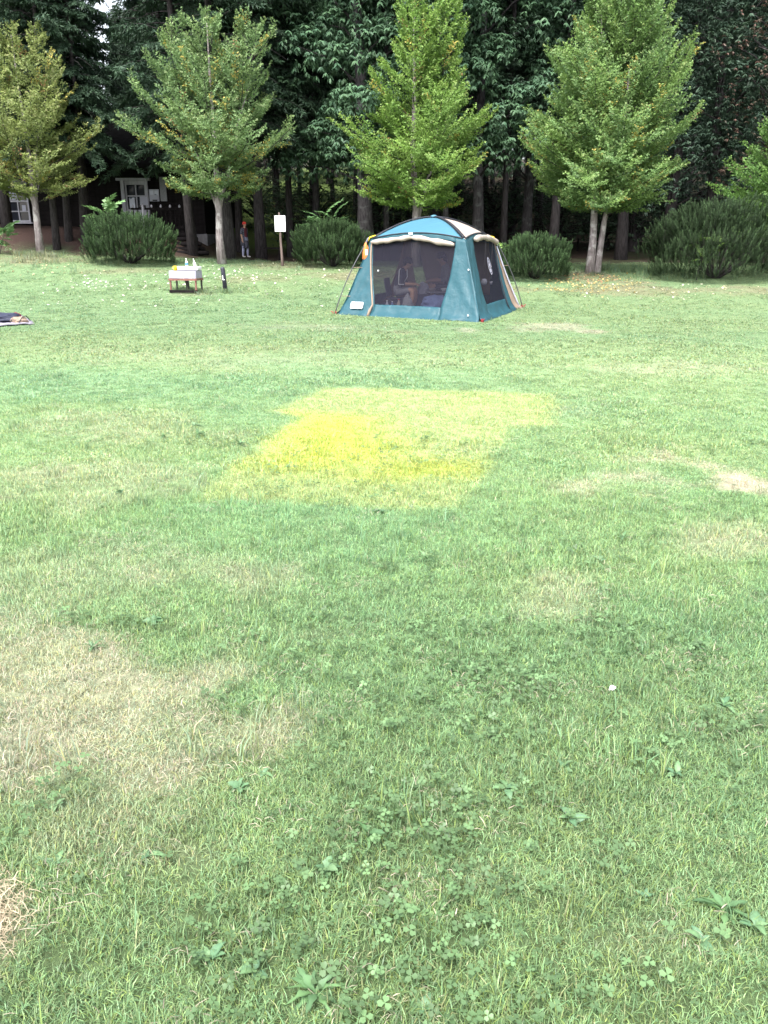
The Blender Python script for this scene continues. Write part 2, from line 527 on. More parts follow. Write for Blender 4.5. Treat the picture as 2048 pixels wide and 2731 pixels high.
gx = axis([(-260, -60, 20), (-60, -16, 2.2), (-16, -6, .25), (-6, 6, .10), (6, 16, .25), (16, 60, 2.2), (60, 261, 20)])
gy = axis([(-60, -4, 7), (-4, 1, .5), (1, 14, .10), (14, 37, .20), (37, 70, .8), (70, 120, 4), (120, 401, 20)])
X, Y = np.meshgrid(gx, gy)
Z = gz(X, Y) + .012 * (fbm(X * 4, Y * 4, 3) - .5)
nx, ny = len(gx), len(gy)
idx = np.arange(nx * ny).reshape(ny, nx)
F = np.stack([idx[:-1, :-1], idx[:-1, 1:], idx[1:, 1:], idx[1:, :-1]], -1).reshape(-1, 4)
tc_, masks = turf_color(X.ravel(), Y.ravel())
yel, core, oli, dry, bare, soil, n_, n2_ = masks
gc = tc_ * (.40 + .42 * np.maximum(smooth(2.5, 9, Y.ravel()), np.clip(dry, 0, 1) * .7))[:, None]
fl = np.stack([.026 + 0 * n_, .030 + 0 * n_, .015 + 0 * n_], -1)      # forest floor, thin green over litter, canopy shade put into the colour
lit = np.stack([.030 + 0 * n_, .021 + 0 * n_, .016 + 0 * n_], -1)     # brown litter, darkened for the same canopy shade
xx, yy = X.ravel(), Y.ravel()
clear = smooth(-13, -9, xx) * (1 - smooth(1, 6, xx)) * smooth(36, 42, yy)
k = smooth(-.12, .15, n_)[:, None]
fl = fl * (1 - k) + lit * k
fl = fl * (1 - clear[:, None] * .85) + np.array([.085, .135, .035]) * clear[:, None] * .85
bank = smooth(-6.4, -8.6, xx) * smooth(31, 32.5, yy) * (1 - smooth(40, 44, yy))
fl = fl * (1 - bank[:, None]) + np.array([.060, .038, .034]) * bank[:, None]
gc = gc * (1 - soil[:, None]) + fl * soil[:, None]
me = mesh_np('ground', np.stack([X.ravel(), Y.ravel(), Z.ravel()], -1), F, [], gc, True)
m, t, b = mat('lawn_and_soil')
a = t.nodes.new('ShaderNodeAttribute'); a.attribute_name = 'col'
tc = t.nodes.new('ShaderNodeTexCoord'); nz = t.nodes.new('ShaderNodeTexNoise'); nz.inputs['Scale'].default_value = 22; nz.inputs['Detail'].default_value = 8; nz.inputs['Roughness'].default_value = .7
t.links.new(tc.outputs['Object'], nz.inputs['Vector'])
cr = t.nodes.new('ShaderNodeValToRGB'); cr.color_ramp.elements[0].position = .3; cr.color_ramp.elements[1].position = .72
cr.color_ramp.elements[0].color = (.55, .50, .46, 1); cr.color_ramp.elements[1].color = (1.35, 1.35, 1.3, 1)
mx = t.nodes.new('ShaderNodeMix'); mx.data_type = 'RGBA'; mx.blend_type = 'MULTIPLY'; mx.inputs[0].default_value = 1
t.links.new(nz.outputs[0], cr.inputs[0]); t.links.new(a.outputs['Color'], mx.inputs[6]); t.links.new(cr.outputs[0], mx.inputs[7])
t.links.new(mx.outputs[2], b.inputs['Base Color']); b.inputs['Roughness'].default_value = .9; b.inputs['Specular IOR Level'].default_value = .15
bp = t.nodes.new('ShaderNodeBump'); bp.inputs['Strength'].default_value = .6; bp.inputs['Distance'].default_value = .03
t.links.new(nz.outputs[0], bp.inputs['Height']); t.links.new(bp.outputs[0], b.inputs['Normal'])
me.materials.append(m)
ground = link('ground', me); tag(ground, 'mown campsite lawn rising to a bank and wooded slope', None, None, 'structure')


# ------------------------------------------------------------------ young trees in front of the wood
def path_trunk(rg, base, top, n=9, wob=.05):
    b_ = np.array(base, float); t_ = np.array(top, float); P = []
    o = np.zeros(2)
    for i in range(n):
        f = i / (n - 1); o = o + rg.normal(size=2) * wob * (f > 0)
        p = b_ + (t_ - b_) * f; p[:2] += o * min(1, f * 3); P.append(p)
    return np.array(P)


def on_path(P, z):
    return np.array([np.interp(z, P[:, 2], P[:, k]) for k in range(3)])


def young_tree(name, loc, label, seed, H, cb, Rx, trunks, pal, yellow=.0, orange=.0, nl=150, group='young trees along the edge of the lawn', lean=(0, 0), rad=.14, bare=0.0):
    rg = np.random.default_rng(seed)
    root = thing(name, loc, label, 'tree', group)
    tops = []
    pk = [.2, .26, .34, .14, .22][seed % 5]
    mb = MB()
    for (bx, by, tx, ty, th, r0, *z0) in trunks:
        z0 = z0[0] if z0 else -.1
        P = path_trunk(rg, (bx, by, z0), (tx, ty, th)); tops.append(P)
        if z0 > 0: P[0] = on_path(tops[0], z0); P[1] = P[1] * .7 + on_path(tops[0], P[1][2]) * .3
        rr = [r0 * (1.35 if i == 0 else 1) * (1 - .93 * (i / (len(P) - 1)) ** 1.1) for i in range(len(P))]
        mb.tube(P, rr, 10)
    C = []; D = []; N = []; L = []; CO = []
    lb = MB()
    for i in range(nl):
        t = ((i + rg.random()) / nl) ** 1.08
        z = cb + (H - cb) * t * .96
        az = i * 2.39996 + rg.normal() * .35
        prof = (0.62 + .38 * min(1, t / pk)) if t < pk else (1 - (t - pk) / (1 - pk)) ** .92
        prof = prof * (.90 + .16 * math.sin(t * 23 + seed) * math.sin(az * 2 + seed)) + .06
        el = R(8 + 60 * t ** 1.1 + rg.normal() * 7)
        reach = Rx * prof * rg.uniform(.50, 1.06)
        if rg.random() < .14: reach *= 1.22
        ln = reach / max(.42, math.cos(el))
        ln = min(ln, Rx * 1.15)
        P = tops[i % len(tops)]
        s0 = on_path(P, min(z - .62 * ln * math.sin(el), P[-1, 2] - .05)); s0[2] = z - .62 * ln * math.sin(el)
        s0[2] = max(s0[2], cb * .85)
        dh = np.array([math.cos(az), math.sin(az), 0])
        pts = []
        for k in range(6):
            f = k / 5
            e = el * (.55 + .75 * f)
            if k == 0: p = s0.copy()
            else: p = p + (dh * math.cos(e) + np.array([0, 0, math.sin(e)])) * ln / 5
            pts.append(p.copy())
        pts = np.array(pts)
        lb.tube(pts, [.016 * (ln / 2) ** .5 * (1 - .85 * k / 5) + .003 for k in range(6)], 5, False)
        side = np.cross(dh, [0, 0, 1])
        plumes = [(pts[2], pts[5] - pts[2], float(np.linalg.norm(pts[5] - pts[2])) * 1.06, .7)]
        nsec = int(4 + 2.6 * ln)
        for j in range(nsec):
            s = .14 + .80 * (j + rg.random() * .8) / nsec
            q = s * 5; k = min(int(q), 4); f = q - k
            b0 = pts[k] * (1 - f) + pts[k + 1] * f
            ax = pts[k + 1] - pts[k]; ax /= np.linalg.norm(ax)
            sg = 1 if j % 2 else -1
            td = ax * .85 + side * sg * rg.uniform(.45, .95) + np.array([0, 0, rg.normal() * .18 + .14])
            plumes.append((b0, td, (.26 + .30 * (1 - s)) * min(ln, 2.1) * rg.uniform(.7, 1.15) + .10, s))
        for b0, td, pl, s in plumes:
            if rg.random() < bare * (1 - s) * .8: continue
            td = td / np.linalg.norm(td)
            w = rg.random()
            base = (np.array(pal[0]) * (1 - w) + np.array(pal[1]) * w) * rg.uniform(.88, 1.12)
            n_tw = max(4, int(pl / .046)); per = 6
            m_ = n_tw * per
            f = np.repeat((np.arange(n_tw) + rg.random(n_tw)) / n_tw, per)
            pside = np.cross(td, [0, 0, 1]); pside /= np.linalg.norm(pside) + 1e-9
            sg = np.repeat(np.where(np.arange(n_tw) % 2, 1, -1), per)
            tl = np.repeat((.09 + .15 * (1 - np.arange(n_tw) / n_tw)) * rg.uniform(.6, 1.2, n_tw), per) * (.7 + .35 * min(1, pl))
            upv = np.repeat(rg.normal(size=n_tw) * .35 + .18, per)
            g = np.tile((np.arange(per) + .5) / per, n_tw)
            tdir = td * .75 + pside * sg[:, None] * .8 + np.array([0, 0, 1]) * upv[:, None]
            pp = b0 + td * (f * pl)[:, None] + tdir * (g * tl)[:, None] + rg.normal(size=(m_, 3)) * .014
            pp[:, 2] += .16 * f ** 2 * pl
            C.append(pp); D.append(tdir * .8 + rg.normal(size=(m_, 3)) * .45 + np.array([0, 0, -.15]))
            N.append(np.array([0, 0, .72]) + dh * .62 + rg.normal(size=(m_, 3)) * .34)
            L.append(rg.uniform(.048, .078, m_))
            cc = base * rg.uniform(.86, 1.14, (m_, 1))
            tipw = (f * s > .55) & (rg.random(m_) < .3)
            cc[tipw] = cc[tipw] * .6 + np.array(pal[2]) * .4
            py_ = yellow * (1.15 - s) * (1.5 if z < cb + (H - cb) * .5 else .6)
            if rg.random() < py_:
                isy = rg.random(m_) < .55
                cc[isy] = np.array([.40, .34, .085]) * rg.uniform(.75, 1.1, (isy.sum(), 1))
            if rg.random() < orange * (1.2 - s * .6):
                isy = rg.random(m_) < .4
                cc[isy] = np.array([.30, .175, .085]) * rg.uniform(.75, 1.1, (isy.sum(), 1))
            CO.append(cc)
    C = np.concatenate(C); D = np.concatenate(D); N = np.concatenate(N); L = np.concatenate(L); CO = np.concatenate(CO)
    V, F, cc = leaves(C, D, N, L, L * .85, CO, .12)
    mb.build('trunk', M['bark_y'], root, True)
    lb.build('limbs', M['bark_d'], root, True)
    cr = link('crown', mesh_np('crown', V, F, M['leaf'], cc), root)
    cr['kind'] = 'stuff'
    return root


GREEN = [(.190, .300, .065), (.140, .245, .060), (.28, .29, .11)]
BLUEG = [(.175, .260, .095), (.130, .215, .088), (.26, .27, .14)]
OLIVE = [(.225, .270, .085), (.180, .232, .080), (.36, .30, .16)]
p1, p2, p4 = ground_at(110, 678), ground_at(592, 704), ground_at(1580, 730)
p3 = stand(1106, 29.3)
p5 = ground_at(2105, 722)
young_tree('young_tree', p1, 'olive yellow young tree at the left, its pale trunk in front of the cabin window', 1, 7.6, 2.0, 2.35,
           [(0, 0, -.1, 0, 7.1, .135), (.0, .1, .6, .2, 5.0, .07, 1.7), (-.05, .05, -.8, .1, 4.6, .06, 1.5)], OLIVE, .06, .05, 104, bare=.4)
young_tree('young_tree', p2, 'green young tree with yellowing leaves whose pale trunk stands behind the black post', 2, 7.75, 2.2, 2.35,
           [(0, 0, -.15, 0, 7.3, .14), (.05, 0, 1.1, .3, 5.8, .075, 1.75), (0, .05, -.9, .2, 4.8, .055, 1.5)], BLUEG, .12, .012, 112, bare=.35)
young_tree('young_tree', p3, 'bright green narrow young tree standing directly behind the tent', 3, 8.6, 1.9, 2.45,
           [(0, 0, .1, 0, 8.1, .15), (.1, 0, .75, .2, 5.0, .08, 1.3)], GREEN, .03, .01, 112)
young_tree('young_tree', p4, 'largest green young tree on twin pale trunks right of the tent', 4, 8.8, 1.9, 2.8,
           [(-.10, 0, -.05, 0, 8.0, .13), (.14, .02, .65, .1, 7.0, .105)], [(.165, .260, .072), (.125, .215, .078), (.26, .27, .11)], .065, .006, 160)
young_tree('young_tree', p5, 'fresh green young tree cut off by the right edge of the picture', 5, 6.9, 1.0, 2.75,
           [(0, 0, .1, 0, 6.0, .12), (.1, 0, .6, .2, 4.0, .06, .9)], [(.150, .270, .065), (.110, .215, .062), (.21, .27, .10)], .0, .0, 110)


# ------------------------------------------------------------------ forest trees
def conifer(seed, H=19, cb=4.2, Rb=2.7, pal=((.024, .048, .030), (.042, .078, .042)), dead=.15):
    rg = np.random.default_rng(seed)
    P = path_trunk(rg, (0, 0, -.3), (0, 0, H), 8, .05)
    tb = MB(); tb.tube(P, [.20 * (1.25 if i == 0 else 1) * (1 - .92 * i / 7) for i in range(8)], 9)
    C = []; D = []; N = []; L = []; CO = []
    nb = 150
    for i in range(nb):
        t = (i + rg.random()) / nb; z = cb + (H - cb) * t
        az = i * 2.4 + rg.normal() * .5
        ln = (Rb * (1 - t) ** .8 + .35) * rg.uniform(.6, 1.15)
        dh = np.array([math.cos(az), math.sin(az), 0]); side = np.cross(dh, [0, 0, 1])
        e0 = R(18 * t + rg.normal() * 8 + 4); drop = rg.uniform(.15, .34) * (1 - .5 * t)
        pts = [np.array([0, 0, z]) + dh * ln * f + np.array([0, 0, ln * (f * math.tan(e0) - drop * f * f * 1.6)]) for f in np.linspace(0, 1, 5)]
        tb.tube(pts, [.028, .022, .015, .01, .004], 4, False)
        if rg.random() < dead * (1 - t): continue
        ns = int(14 + 20 * ln)
        for j in range(ns):
            s = .12 + .88 * rg.random(); q = s * 4; k = min(int(q), 3); f = q - k
            b0 = pts[k] * (1 - f) + pts[k + 1] * f
            sg = rg.choice([-1, 1]); sl = rg.uniform(.25, .62) * (1.15 - .5 * s)
            td = dh * .55 + side * sg * rg.uniform(.2, 1) + np.array([0, 0, -.35 * rg.random()]); td /= np.linalg.norm(td)
            m_ = 9
            tt = (np.arange(m_) + rg.random(m_)) / m_
            C.append(b0 + td * (tt * sl)[:, None] - np.array([0, 0, 1]) * (tt ** 2 * sl * .3)[:, None])
            D.append(td + rg.normal(size=(m_, 3)) * .55 + np.array([0, 0, -.45]))
            N.append(np.array([0, 0, 1.]) + rg.normal(size=(m_, 3)) * .5)
            L.append(rg.uniform(.13, .26, m_))
            w = rg.random(); CO.append((np.array(pal[0]) * (1 - w) + np.array(pal[1]) * w) * rg.uniform(.7, 1.3, (m_, 1)))
    C, D, N, L, CO = [np.concatenate(a) for a in (C, D, N, L, CO)]
    V, F, cc = leaves(C, D, N, L, L * .17 + .012, CO, .1)
    return tb.mesh('conifer_trunk', M['bark_d'], True), mesh_np('conifer_crown', V, F, M['needle'], cc)


def droopy(seed, H=17, cb=3.5, Rb=3.3, pal=((.042, .086, .050), (.070, .130, .066)), nclump=5200, leafl=.24, bark='bark_g', down=.0, per=7):
    rg = np.random.default_rng(seed)
    P = path_trunk(rg, (0, 0, -.3), (rg.normal() * .3, rg.normal() * .3, H * .92), 8, .06)
    tb = MB(); tb.tube(P, [.26 * (1.25 if i == 0 else 1) * (1 - .85 * i / 7) for i in range(8)], 10)
    lobes = []
    n = 52
    for i in range(n):
        t = (i + rg.random()) / n; z = cb + (H - cb) * t
        az = i * 2.4 + rg.normal() * .4
        rr = Rb * math.sqrt(max(.05, 1 - (abs(t - .38) / .66) ** 2)) * rg.uniform(.28, 1.05)
        c = np.array([math.cos(az) * rr, math.sin(az) * rr, z])
        b0 = on_path(P, max(cb * .8, z - rr * .55))
        b0[2] = max(cb * .8, z - rr * .55)
        mid = (b0 + c) / 2 + np.array([0, 0, .25])
        tb.mi = 1; tb.tube([b0, mid, c], [.045, .028, .010], 5, False)
        lobes.append((c, rg.uniform(.75, 1.25)))
    per_l = nclump // n
    C = []; D = []; N = []; L = []; CO = []
    for c, rl in lobes:
        q = rand_dir(per_l, rg); q[:, 2] = np.abs(q[:, 2]) * np.where(rg.random(per_l) < .72, 1, -1)
        r_ = rl * rg.uniform(.45, 1.05, per_l) ** .5
        pc = c + q * r_[:, None] * np.array([1.05, 1.05, .62])
        w = rg.random(per_l)[:, None]
        colr = (np.array(pal[0]) * (1 - w) + np.array(pal[1]) * w) * rg.uniform(.75, 1.25, (per_l, 1))
        for k in range(per):
            a = 2 * math.pi * (k + rg.random(per_l)) / per
            d = np.stack([np.cos(a), np.sin(a), -.75 - .7 * rg.random(per_l) + down], -1) + q * .55
            C.append(pc); D.append(d); N.append(q * .5 + np.array([0, 0, .9]) + rg.normal(size=(per_l, 3)) * .2)
            L.append(leafl * rg.uniform(.6, 1.1, per_l)); CO.append(colr * rg.uniform(.85, 1.15, (per_l, 1)))
    C, D, N, L, CO = [np.concatenate(a) for a in (C, D, N, L, CO)]
    V, F, cc = leaves(C, D, N, L, L * .33, CO, .14)
    return tb.mesh('broadleaf_trunk', [M[bark], M['bark_d']], True), mesh_np('broadleaf_crown', V, F, M['dleaf'], cc)


PROTO = {
    'c0': conifer(21), 'c1': conifer(22, 18, 3.9, 2.9), 'c2': conifer(23, 20, 5.0, 2.3, dead=.3),
    'b0': droopy(31), 'b1': droopy(32, 16, 3.6, 3.2),
    'd0': droopy(41, 16, 2.2, 3.2, ((.026, .048, .033), (.044, .076, .048)), 5000, .18, 'bark_d', .3, 6),
    'd1': droopy(42, 17, 4.6, 3.0, ((.027, .050, .033), (.046, .078, .046)), 5000, .18, 'bark_d', .3, 6),
    'r0': droopy(43, 11, 2.8, 2.0, ((.105, .056, .046), (.060, .055, .038)), 1700, .13, 'bark_d', .3, 5),
}
PROTO['u0'] = droopy(51, 2.8, .5, 1.5, ((.028, .054, .030), (.050, .09, .046)), 1100, .14, 'bark_d', .35, 6)
PROTO['u1'] = droopy(52, 2.2, .4, 1.7, ((.026, .050, .030), (.046, .08, .044)), 1100, .13, 'bark_d', .35, 6)
_first = {}


def forest_tree(kind, loc, label, group, sc=1.0, rz=None, lean=(0, 0), trunk_r=1.0):
    name = {'c': 'conifer_tree', 'u': 'forest_shrub'}.get(kind[0], 'forest_tree')
    if kind not in _first:
        r = thing(name, loc, label, 'shrub' if kind[0] == 'u' else 'tree', group)
        tk = link('trunk', PROTO[kind][0], r); cw = link('crown', PROTO[kind][1], r); cw['kind'] = 'stuff'
        _first[kind] = r
    else:
        r = copy_tree(_first[kind]); r['label'] = label; r['group'] = group; r.location = loc
    r.scale = (sc, sc, sc); r.rotation_euler = (lean[1], lean[0], random.uniform(0, 6.28) if rz is None else rz)
    for ch in r.children:
        if ch.name.startswith('trunk'): ch.scale = (trunk_r, trunk_r, 1)
    return r


GF = 'trees at the front of the wood'
front = [  # px, depth, kind, scale, lean, trunk factor, label
    (152, 32.6, 'c2', .8, (.02, 0), .8, 'slim dark conifer just right of the leftmost young tree trunk'),
    (184, 33.6, 'c1', .85, (-.03, 0), .8, 'conifer with mossy low branches between the leftmost young tree and the large bush'),
    (226, 33.4, 'c2', .7, (-.06, 0), .9, 'leaning conifer whose trunk enters the ground at the left end of the first pine bush'),
    (232, 35.2, 'c0', 1.0, (0, 0), 1.0, 'tall conifer left of the cabin door with pale drooping branches'),
    (20, 35.0, 'c0', 1.0, (0, 0), 1.0, 'dark conifer at the far left edge beside the cabin window'),
    (-130, 34.0, 'c1', 1.0, (0, 0), 1.0, 'dark conifer standing left of the cabin window'),
    (516, 33.2, 'c1', .95, (-.03, 0), 1.0, 'conifer standing at the right corner of the cabin, left of the second young tree'),
    (616, 31.6, 'c2', .9, (-.045, 0), 1.15, 'thick rough trunked conifer right behind the second young tree'),
    (640, 37.5, 'c2', 1.0, (0, 0), .8, 'dark conifer trunk just left of the person in the red cap'),
    (698, 34.3, 'c0', 1.0, (0, 0), 1.05, 'straight dark conifer between the red capped person and the white sign'),
    (776, 36.0, 'c2', .95, (0, 0), .8, 'slim dark conifer right of the white sign'),
    (975, 33.0, 'b0', 1.0, (0, 0), 1.25, 'broadleaf tree with a thick grey trunk left above the tent roof'),
    (845, 36.5, 'b1', 1.0, (0, 0), .6, 'drooping broadleaf tree behind the sumac shrub and second pine bush'),
    (1272, 34.5, 'b1', 1.05, (0, 0), .9, 'broadleaf tree with a straight grey trunk right above the tent roof'),
    (1400, 37.5, 'b0', 1.05, (0, 0), .85, 'broadleaf tree behind the left side of the twin trunk tree'),
    (1471, 35.5, 'd1', 1.0, (0, 0), .8, 'dark slim trunk between the tent and the twin trunk tree'),
    (1434, 42.0, 'd1', 1.05, (0, 0), .8, 'darker trunk just left of the slim trunk beside the twin trunk tree'),
    (1655, 35.5, 'd0', 1.0, (0, 0), .9, 'dark leafy tree right behind the twin trunk tree'),
    (1770, 37.0, 'd0', 1.1, (0, 0), .9, 'dark leafy tree above the left part of the largest pine bush'),
    (1885, 36.0, 'd1', 1.0, (0, 0), .9, 'dark leafy tree behind the middle of the largest pine bush'),
    (2010, 34.5, 'd0', 1.1, (0, 0), .9, 'dark leafy tree behind the right end of the largest pine bush'),
    (2075, 31.0, 'r0', 1.0, (0, 0), .8, 'browning dead leaved tree at the upper right edge'),
    (2150, 35.5, 'd0', 1.1, (0, 0), .9, 'dark leafy tree beyond the right edge behind the cut off young tree'),
    (1185, 33.8, 'b0', .95, (0, 0), .5, 'slender broadleaf tree with low drooping leaves behind the tent apex'),
    (1030, 34.4, 'b1', .95, (0, 0), .5, 'slender broadleaf tree with drooping leaves just left of the bright green tree trunk'),
    (1340, 35.6, 'd1', .95, (0, 0), .6, 'slender dark tree behind the gap between the bright green tree and the twin trunk tree'),
    (1160, 42.0, 'b1', 1.1, (0, 0), .55, 'thin trunked broadleaf tree seen right of the trunk behind the tent'),
    (1040, 45.0, 'b0', 1.1, (0, 0), .5, 'thin trunked broadleaf tree seen left of the trunk behind the tent'),
    (745, 46.0, 'c2', 1.05, (0, 0), .75, 'far thin conifer directly above the white sign'),
    (558, 50.0, 'c2', 1.1, (0, 0), .8, 'left one of two close far conifers beside the cabin corner'),
    (577, 51.0, 'c2', 1.1, (0, 0), .8, 'right one of two close far conifers beside the cabin corner'),
    (462, 43.0, 'c1', 1.1, (0, 0), 1, 'conifer rising behind the cabin roof at its right side'),
    (352, 46.0, 'c2', .45, (0, 0), 1, 'conifer rising behind the cabin above its door'),
    (85, 46.0, 'c0', 1.15, (0, 0), 1, 'conifer rising behind the cabin above its window'),
]
random.seed(3)
for px, D, kd, sc, ln, tr_, lab in front:
    forest_tree(kd, stand(px, D), lab, GF, sc, None, ln, tr_)
# deeper rows: from here on the photograph shows only dim trunks and a mass of crowns
rg = np.random.default_rng(77)
deep = []
for D, step in ((48, 118), (58, 105), (70, 95), (86, 80), (104, 62), (122, 60)):
    px = -330 if D < 60 else -150
    while px < (2400 if D < 60 else 2200):
        q = px + rg.uniform(-.35, .35) * step; d = D + rg.uniform(-4, 4); px += step
        if 560 < q < 830 and D < 80: continue
        deep.append((q, d))
LM = [(-200, 'beyond the left edge'), (30, 'behind the cabin window'), (110, 'above the leftmost young tree'), (200, 'between the leftmost young tree and the cabin door'), (300, 'above the cabin door'), (400, 'above the cabin poster'), (490, 'above the right end of the cabin'), (590, 'behind the second young tree'), (655, 'above the red capped person'), (700, 'left of the white sign'), (760, 'above the white sign'), (870, 'above the sumac sapling'), (970, 'above the left end of the tent'), (1060, 'left behind the narrow bright green tree'), (1110, 'directly behind the narrow bright green tree'), (1180, 'just right of the tent apex'), (1270, 'above the right half of the tent'), (1370, 'above the tent right corner'), (1440, 'above the low bush right of the tent'), (1520, 'left of the twin trunks'), (1600, 'behind the twin trunks'), (1690, 'right of the twin trunks'), (1790, 'above the left part of the largest bush'), (1900, 'above the middle of the largest bush'), (2000, 'above the right part of the largest bush'), (2200, 'beyond the right edge')]
ROW = [(53, 'second'), (64, 'third'), (78, 'fourth'), (95, 'fifth'), (113, 'sixth'), (200, 'last')]
for q, d in deep:
    where = min(LM, key=lambda w_: abs(w_[0] - q))[1]; row_ = next(r_ for lim, r_ in ROW if d < lim)
    if q < 720: kd = ['c0', 'c1', 'c2', 'c2'][rg.integers(4)]; lb_ = f'dim conifer {row_} row back, {where}'
    elif q < 1480: kd = ['b0', 'b1', 'd1', 'c2'][rg.integers(4)]; lb_ = f'dim thin trunked tree {row_} row back, {where}'
    else: kd = ['d0', 'd1', 'd0', 'c1'][rg.integers(4)]; lb_ = f'dim dark tree {row_} row back, {where}'
    sc_d = rg.uniform(.95, 1.25)
    if 200 < q < 420: sc_d *= .38 if d < 62 else .6
    if d > 95: kd = ['d0', 'c1'][rg.integers(2)]
    forest_tree(kd, stand(q, d) - Vector((0, 0, 2.2 if d > 95 else 0)), lb_, 'dim trees deep in the wood', sc_d, None, (0, 0), rg.uniform(.55, .8))
for i, (q, d, lb_) in enumerate(((1500, 40, 'dark shrub in the wood left of the twin trunks'), (1610, 41, 'dark shrub in the wood right behind the twin trunks'), (1690, 39.5, 'dark shrub in the wood just right of the twin trunks'),
                                 (1760, 42, 'dark shrub in the wood beside the left edge of the largest bush'), (1560, 47, 'deeper dark shrub behind the twin trunk tree'), (1360, 46, 'dark shrub in the wood above the low bush'), (1210, 52, 'far dark shrub behind the tent roof'),
                                 (1650, 50, 'deeper dark shrub right of the twin trunks'), (1440, 53, 'far dark shrub between the trunks right of the tent'), (830, 38, 'dark shrub behind the sumac sapling'), (905, 39, 'dark shrub left of the thick grey trunk'), (1100, 44, 'dark shrub in the wood left behind the bright green tree'), (1300, 44, 'dark shrub in the wood behind the straight grey trunk'), (1010, 41, 'dark shrub right of the thick grey trunk'), (770, 43, 'dark shrub in the wood right of the white sign'), (690, 47, 'dark shrub at the edge of the clearing left of the sign'), (1860, 41, 'dark shrub behind the middle of the largest bush'), (1960, 42, 'dark shrub behind the right part of the largest bush'))):
    forest_tree('u0' if i % 2 else 'u1', stand(q, d), lb_, 'dark shrubs inside the wood', rg.uniform(.9, 1.3))
for q, d, lb_ in ((600, 66, 'far conifer on the bright clearing left of the red capped person'), (672, 74, 'far conifer on the bright clearing above the red capped person'),
                  (735, 64, 'far conifer on the bright clearing beside the red picnic table'), (800, 70, 'far conifer on the bright clearing right of the white sign')):
    forest_tree('c2', stand(q, d), lb_, 'far conifers on the clearing', 1.1, None, (0, 0), .7)


# ------------------------------------------------------------------ pine bushes
def pine_bush(loc, label, rx, ry, h, n, seed, pal=((.026, .048, .020), (.048, .082, .034))):
    rg = np.random.default_rng(seed)
    root = thing('pine_bush', loc, label, 'bush', 'low pine bushes along the bank')
    n = int(n * .95)
    q = rand_dir(n * 2, rg); q = q[q[:, 2] > -.85][:n]; n = len(q)
    lump = .76 + .56 * (fbm(q[:, 0] * 2.0 + 5 + seed, q[:, 1] * 2.0 + q[:, 2] * 1.9, 3) - .3)
    rr = np.where(rg.random(n) < .66, rg.uniform(.88, 1.06, n), rg.uniform(.45, .9, n)) * lump
    hz = np.where(q[:, 2] < 0, (1 / np.sqrt(np.maximum(.12, 1 - q[:, 2] ** 2))) ** .85, 1.0)[:, None]
    pc = q * rr[:, None] * np.concatenate([hz, hz, np.ones_like(hz)], 1) * np.array([rx, ry, h * .55]) + np.array([0, 0, h * .42])
    pc[:, 2] = np.maximum(pc[:, 2], .0 + .10 * rg.random(n))
    ax = q * np.array([.38, .38, .2]) + np.array([0, 0, .95]) + rg.normal(size=(n, 3)) * .17
    ax /= np.linalg.norm(ax, axis=1, keepdims=True)
    SL = rg.uniform(.16, .32, n)
    K = 46; C = []; D = []; N = []; L = []; CO = []
    w = rg.random(n)[:, None]
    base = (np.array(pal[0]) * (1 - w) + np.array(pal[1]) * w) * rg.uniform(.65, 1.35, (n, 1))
    ref = np.cross(ax, rand_dir(n, rg)); ref /= np.linalg.norm(ref, axis=1, keepdims=True); r2 = np.cross(ax, ref)
    for k in range(K):
        f = k / K; a = k * 2.4
        rad = ref * math.cos(a) + r2 * math.sin(a)
        C.append(pc + ax * (SL * f)[:, None]); D.append(ax * (.35 + .9 * f ** 2) + rad * (1.1 - .75 * f)); N.append(ax - rad * .3)
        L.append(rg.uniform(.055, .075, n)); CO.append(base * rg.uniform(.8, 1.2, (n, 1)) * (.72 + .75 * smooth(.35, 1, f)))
    C, D, N, L, CO = [np.concatenate(x) for x in (C, D, N, L, CO)]
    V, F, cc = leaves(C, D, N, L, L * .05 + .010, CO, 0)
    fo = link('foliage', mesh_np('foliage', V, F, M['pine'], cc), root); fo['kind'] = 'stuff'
    mb = MB()
    for i in range(26):
        a = i * 2.4; d = np.array([math.cos(a) * rx * .75, math.sin(a) * ry * .75, h * rg.uniform(.45, .7)]) * .8
        mb.tube([(0, 0, -.05), tuple(d * np.array([.45, .45, .35])), tuple(d)], [.035, .025, .008], 5, False)
    mb.build('stems', M['bark_d'], root, True)
    return root


def bush_at(px, py, rx, ry, h, n, seed, label, **kw):
    g = ground_at(px, py); x, y = g.x, g.y + ry * .85
    x *= (y / g.y)
    return pine_bush((x, y, float(gz(x, y))), label, rx, ry, h, n, seed, **kw)


bush_at(352, 718, 1.62, 1.35, 1.55, 1900, 51, 'rounded dark green pine bush between the cabin door and the washstand')
bush_at(885, 720, 1.35, 1.2, 1.5, 1500, 52, 'dark pine bush behind the left side of the tent')
bush_at(1425, 756, 1.22, 1.1, 1.28, 1300, 53, 'low pine bush right of the tent, left of the twin trunks')
bush_at(1905, 762, 2.3, 1.7, 2.45, 3000, 54, 'largest pine bush, tall and broad at the right edge', pal=((.026, .045, .021), (.046, .074, .034)))


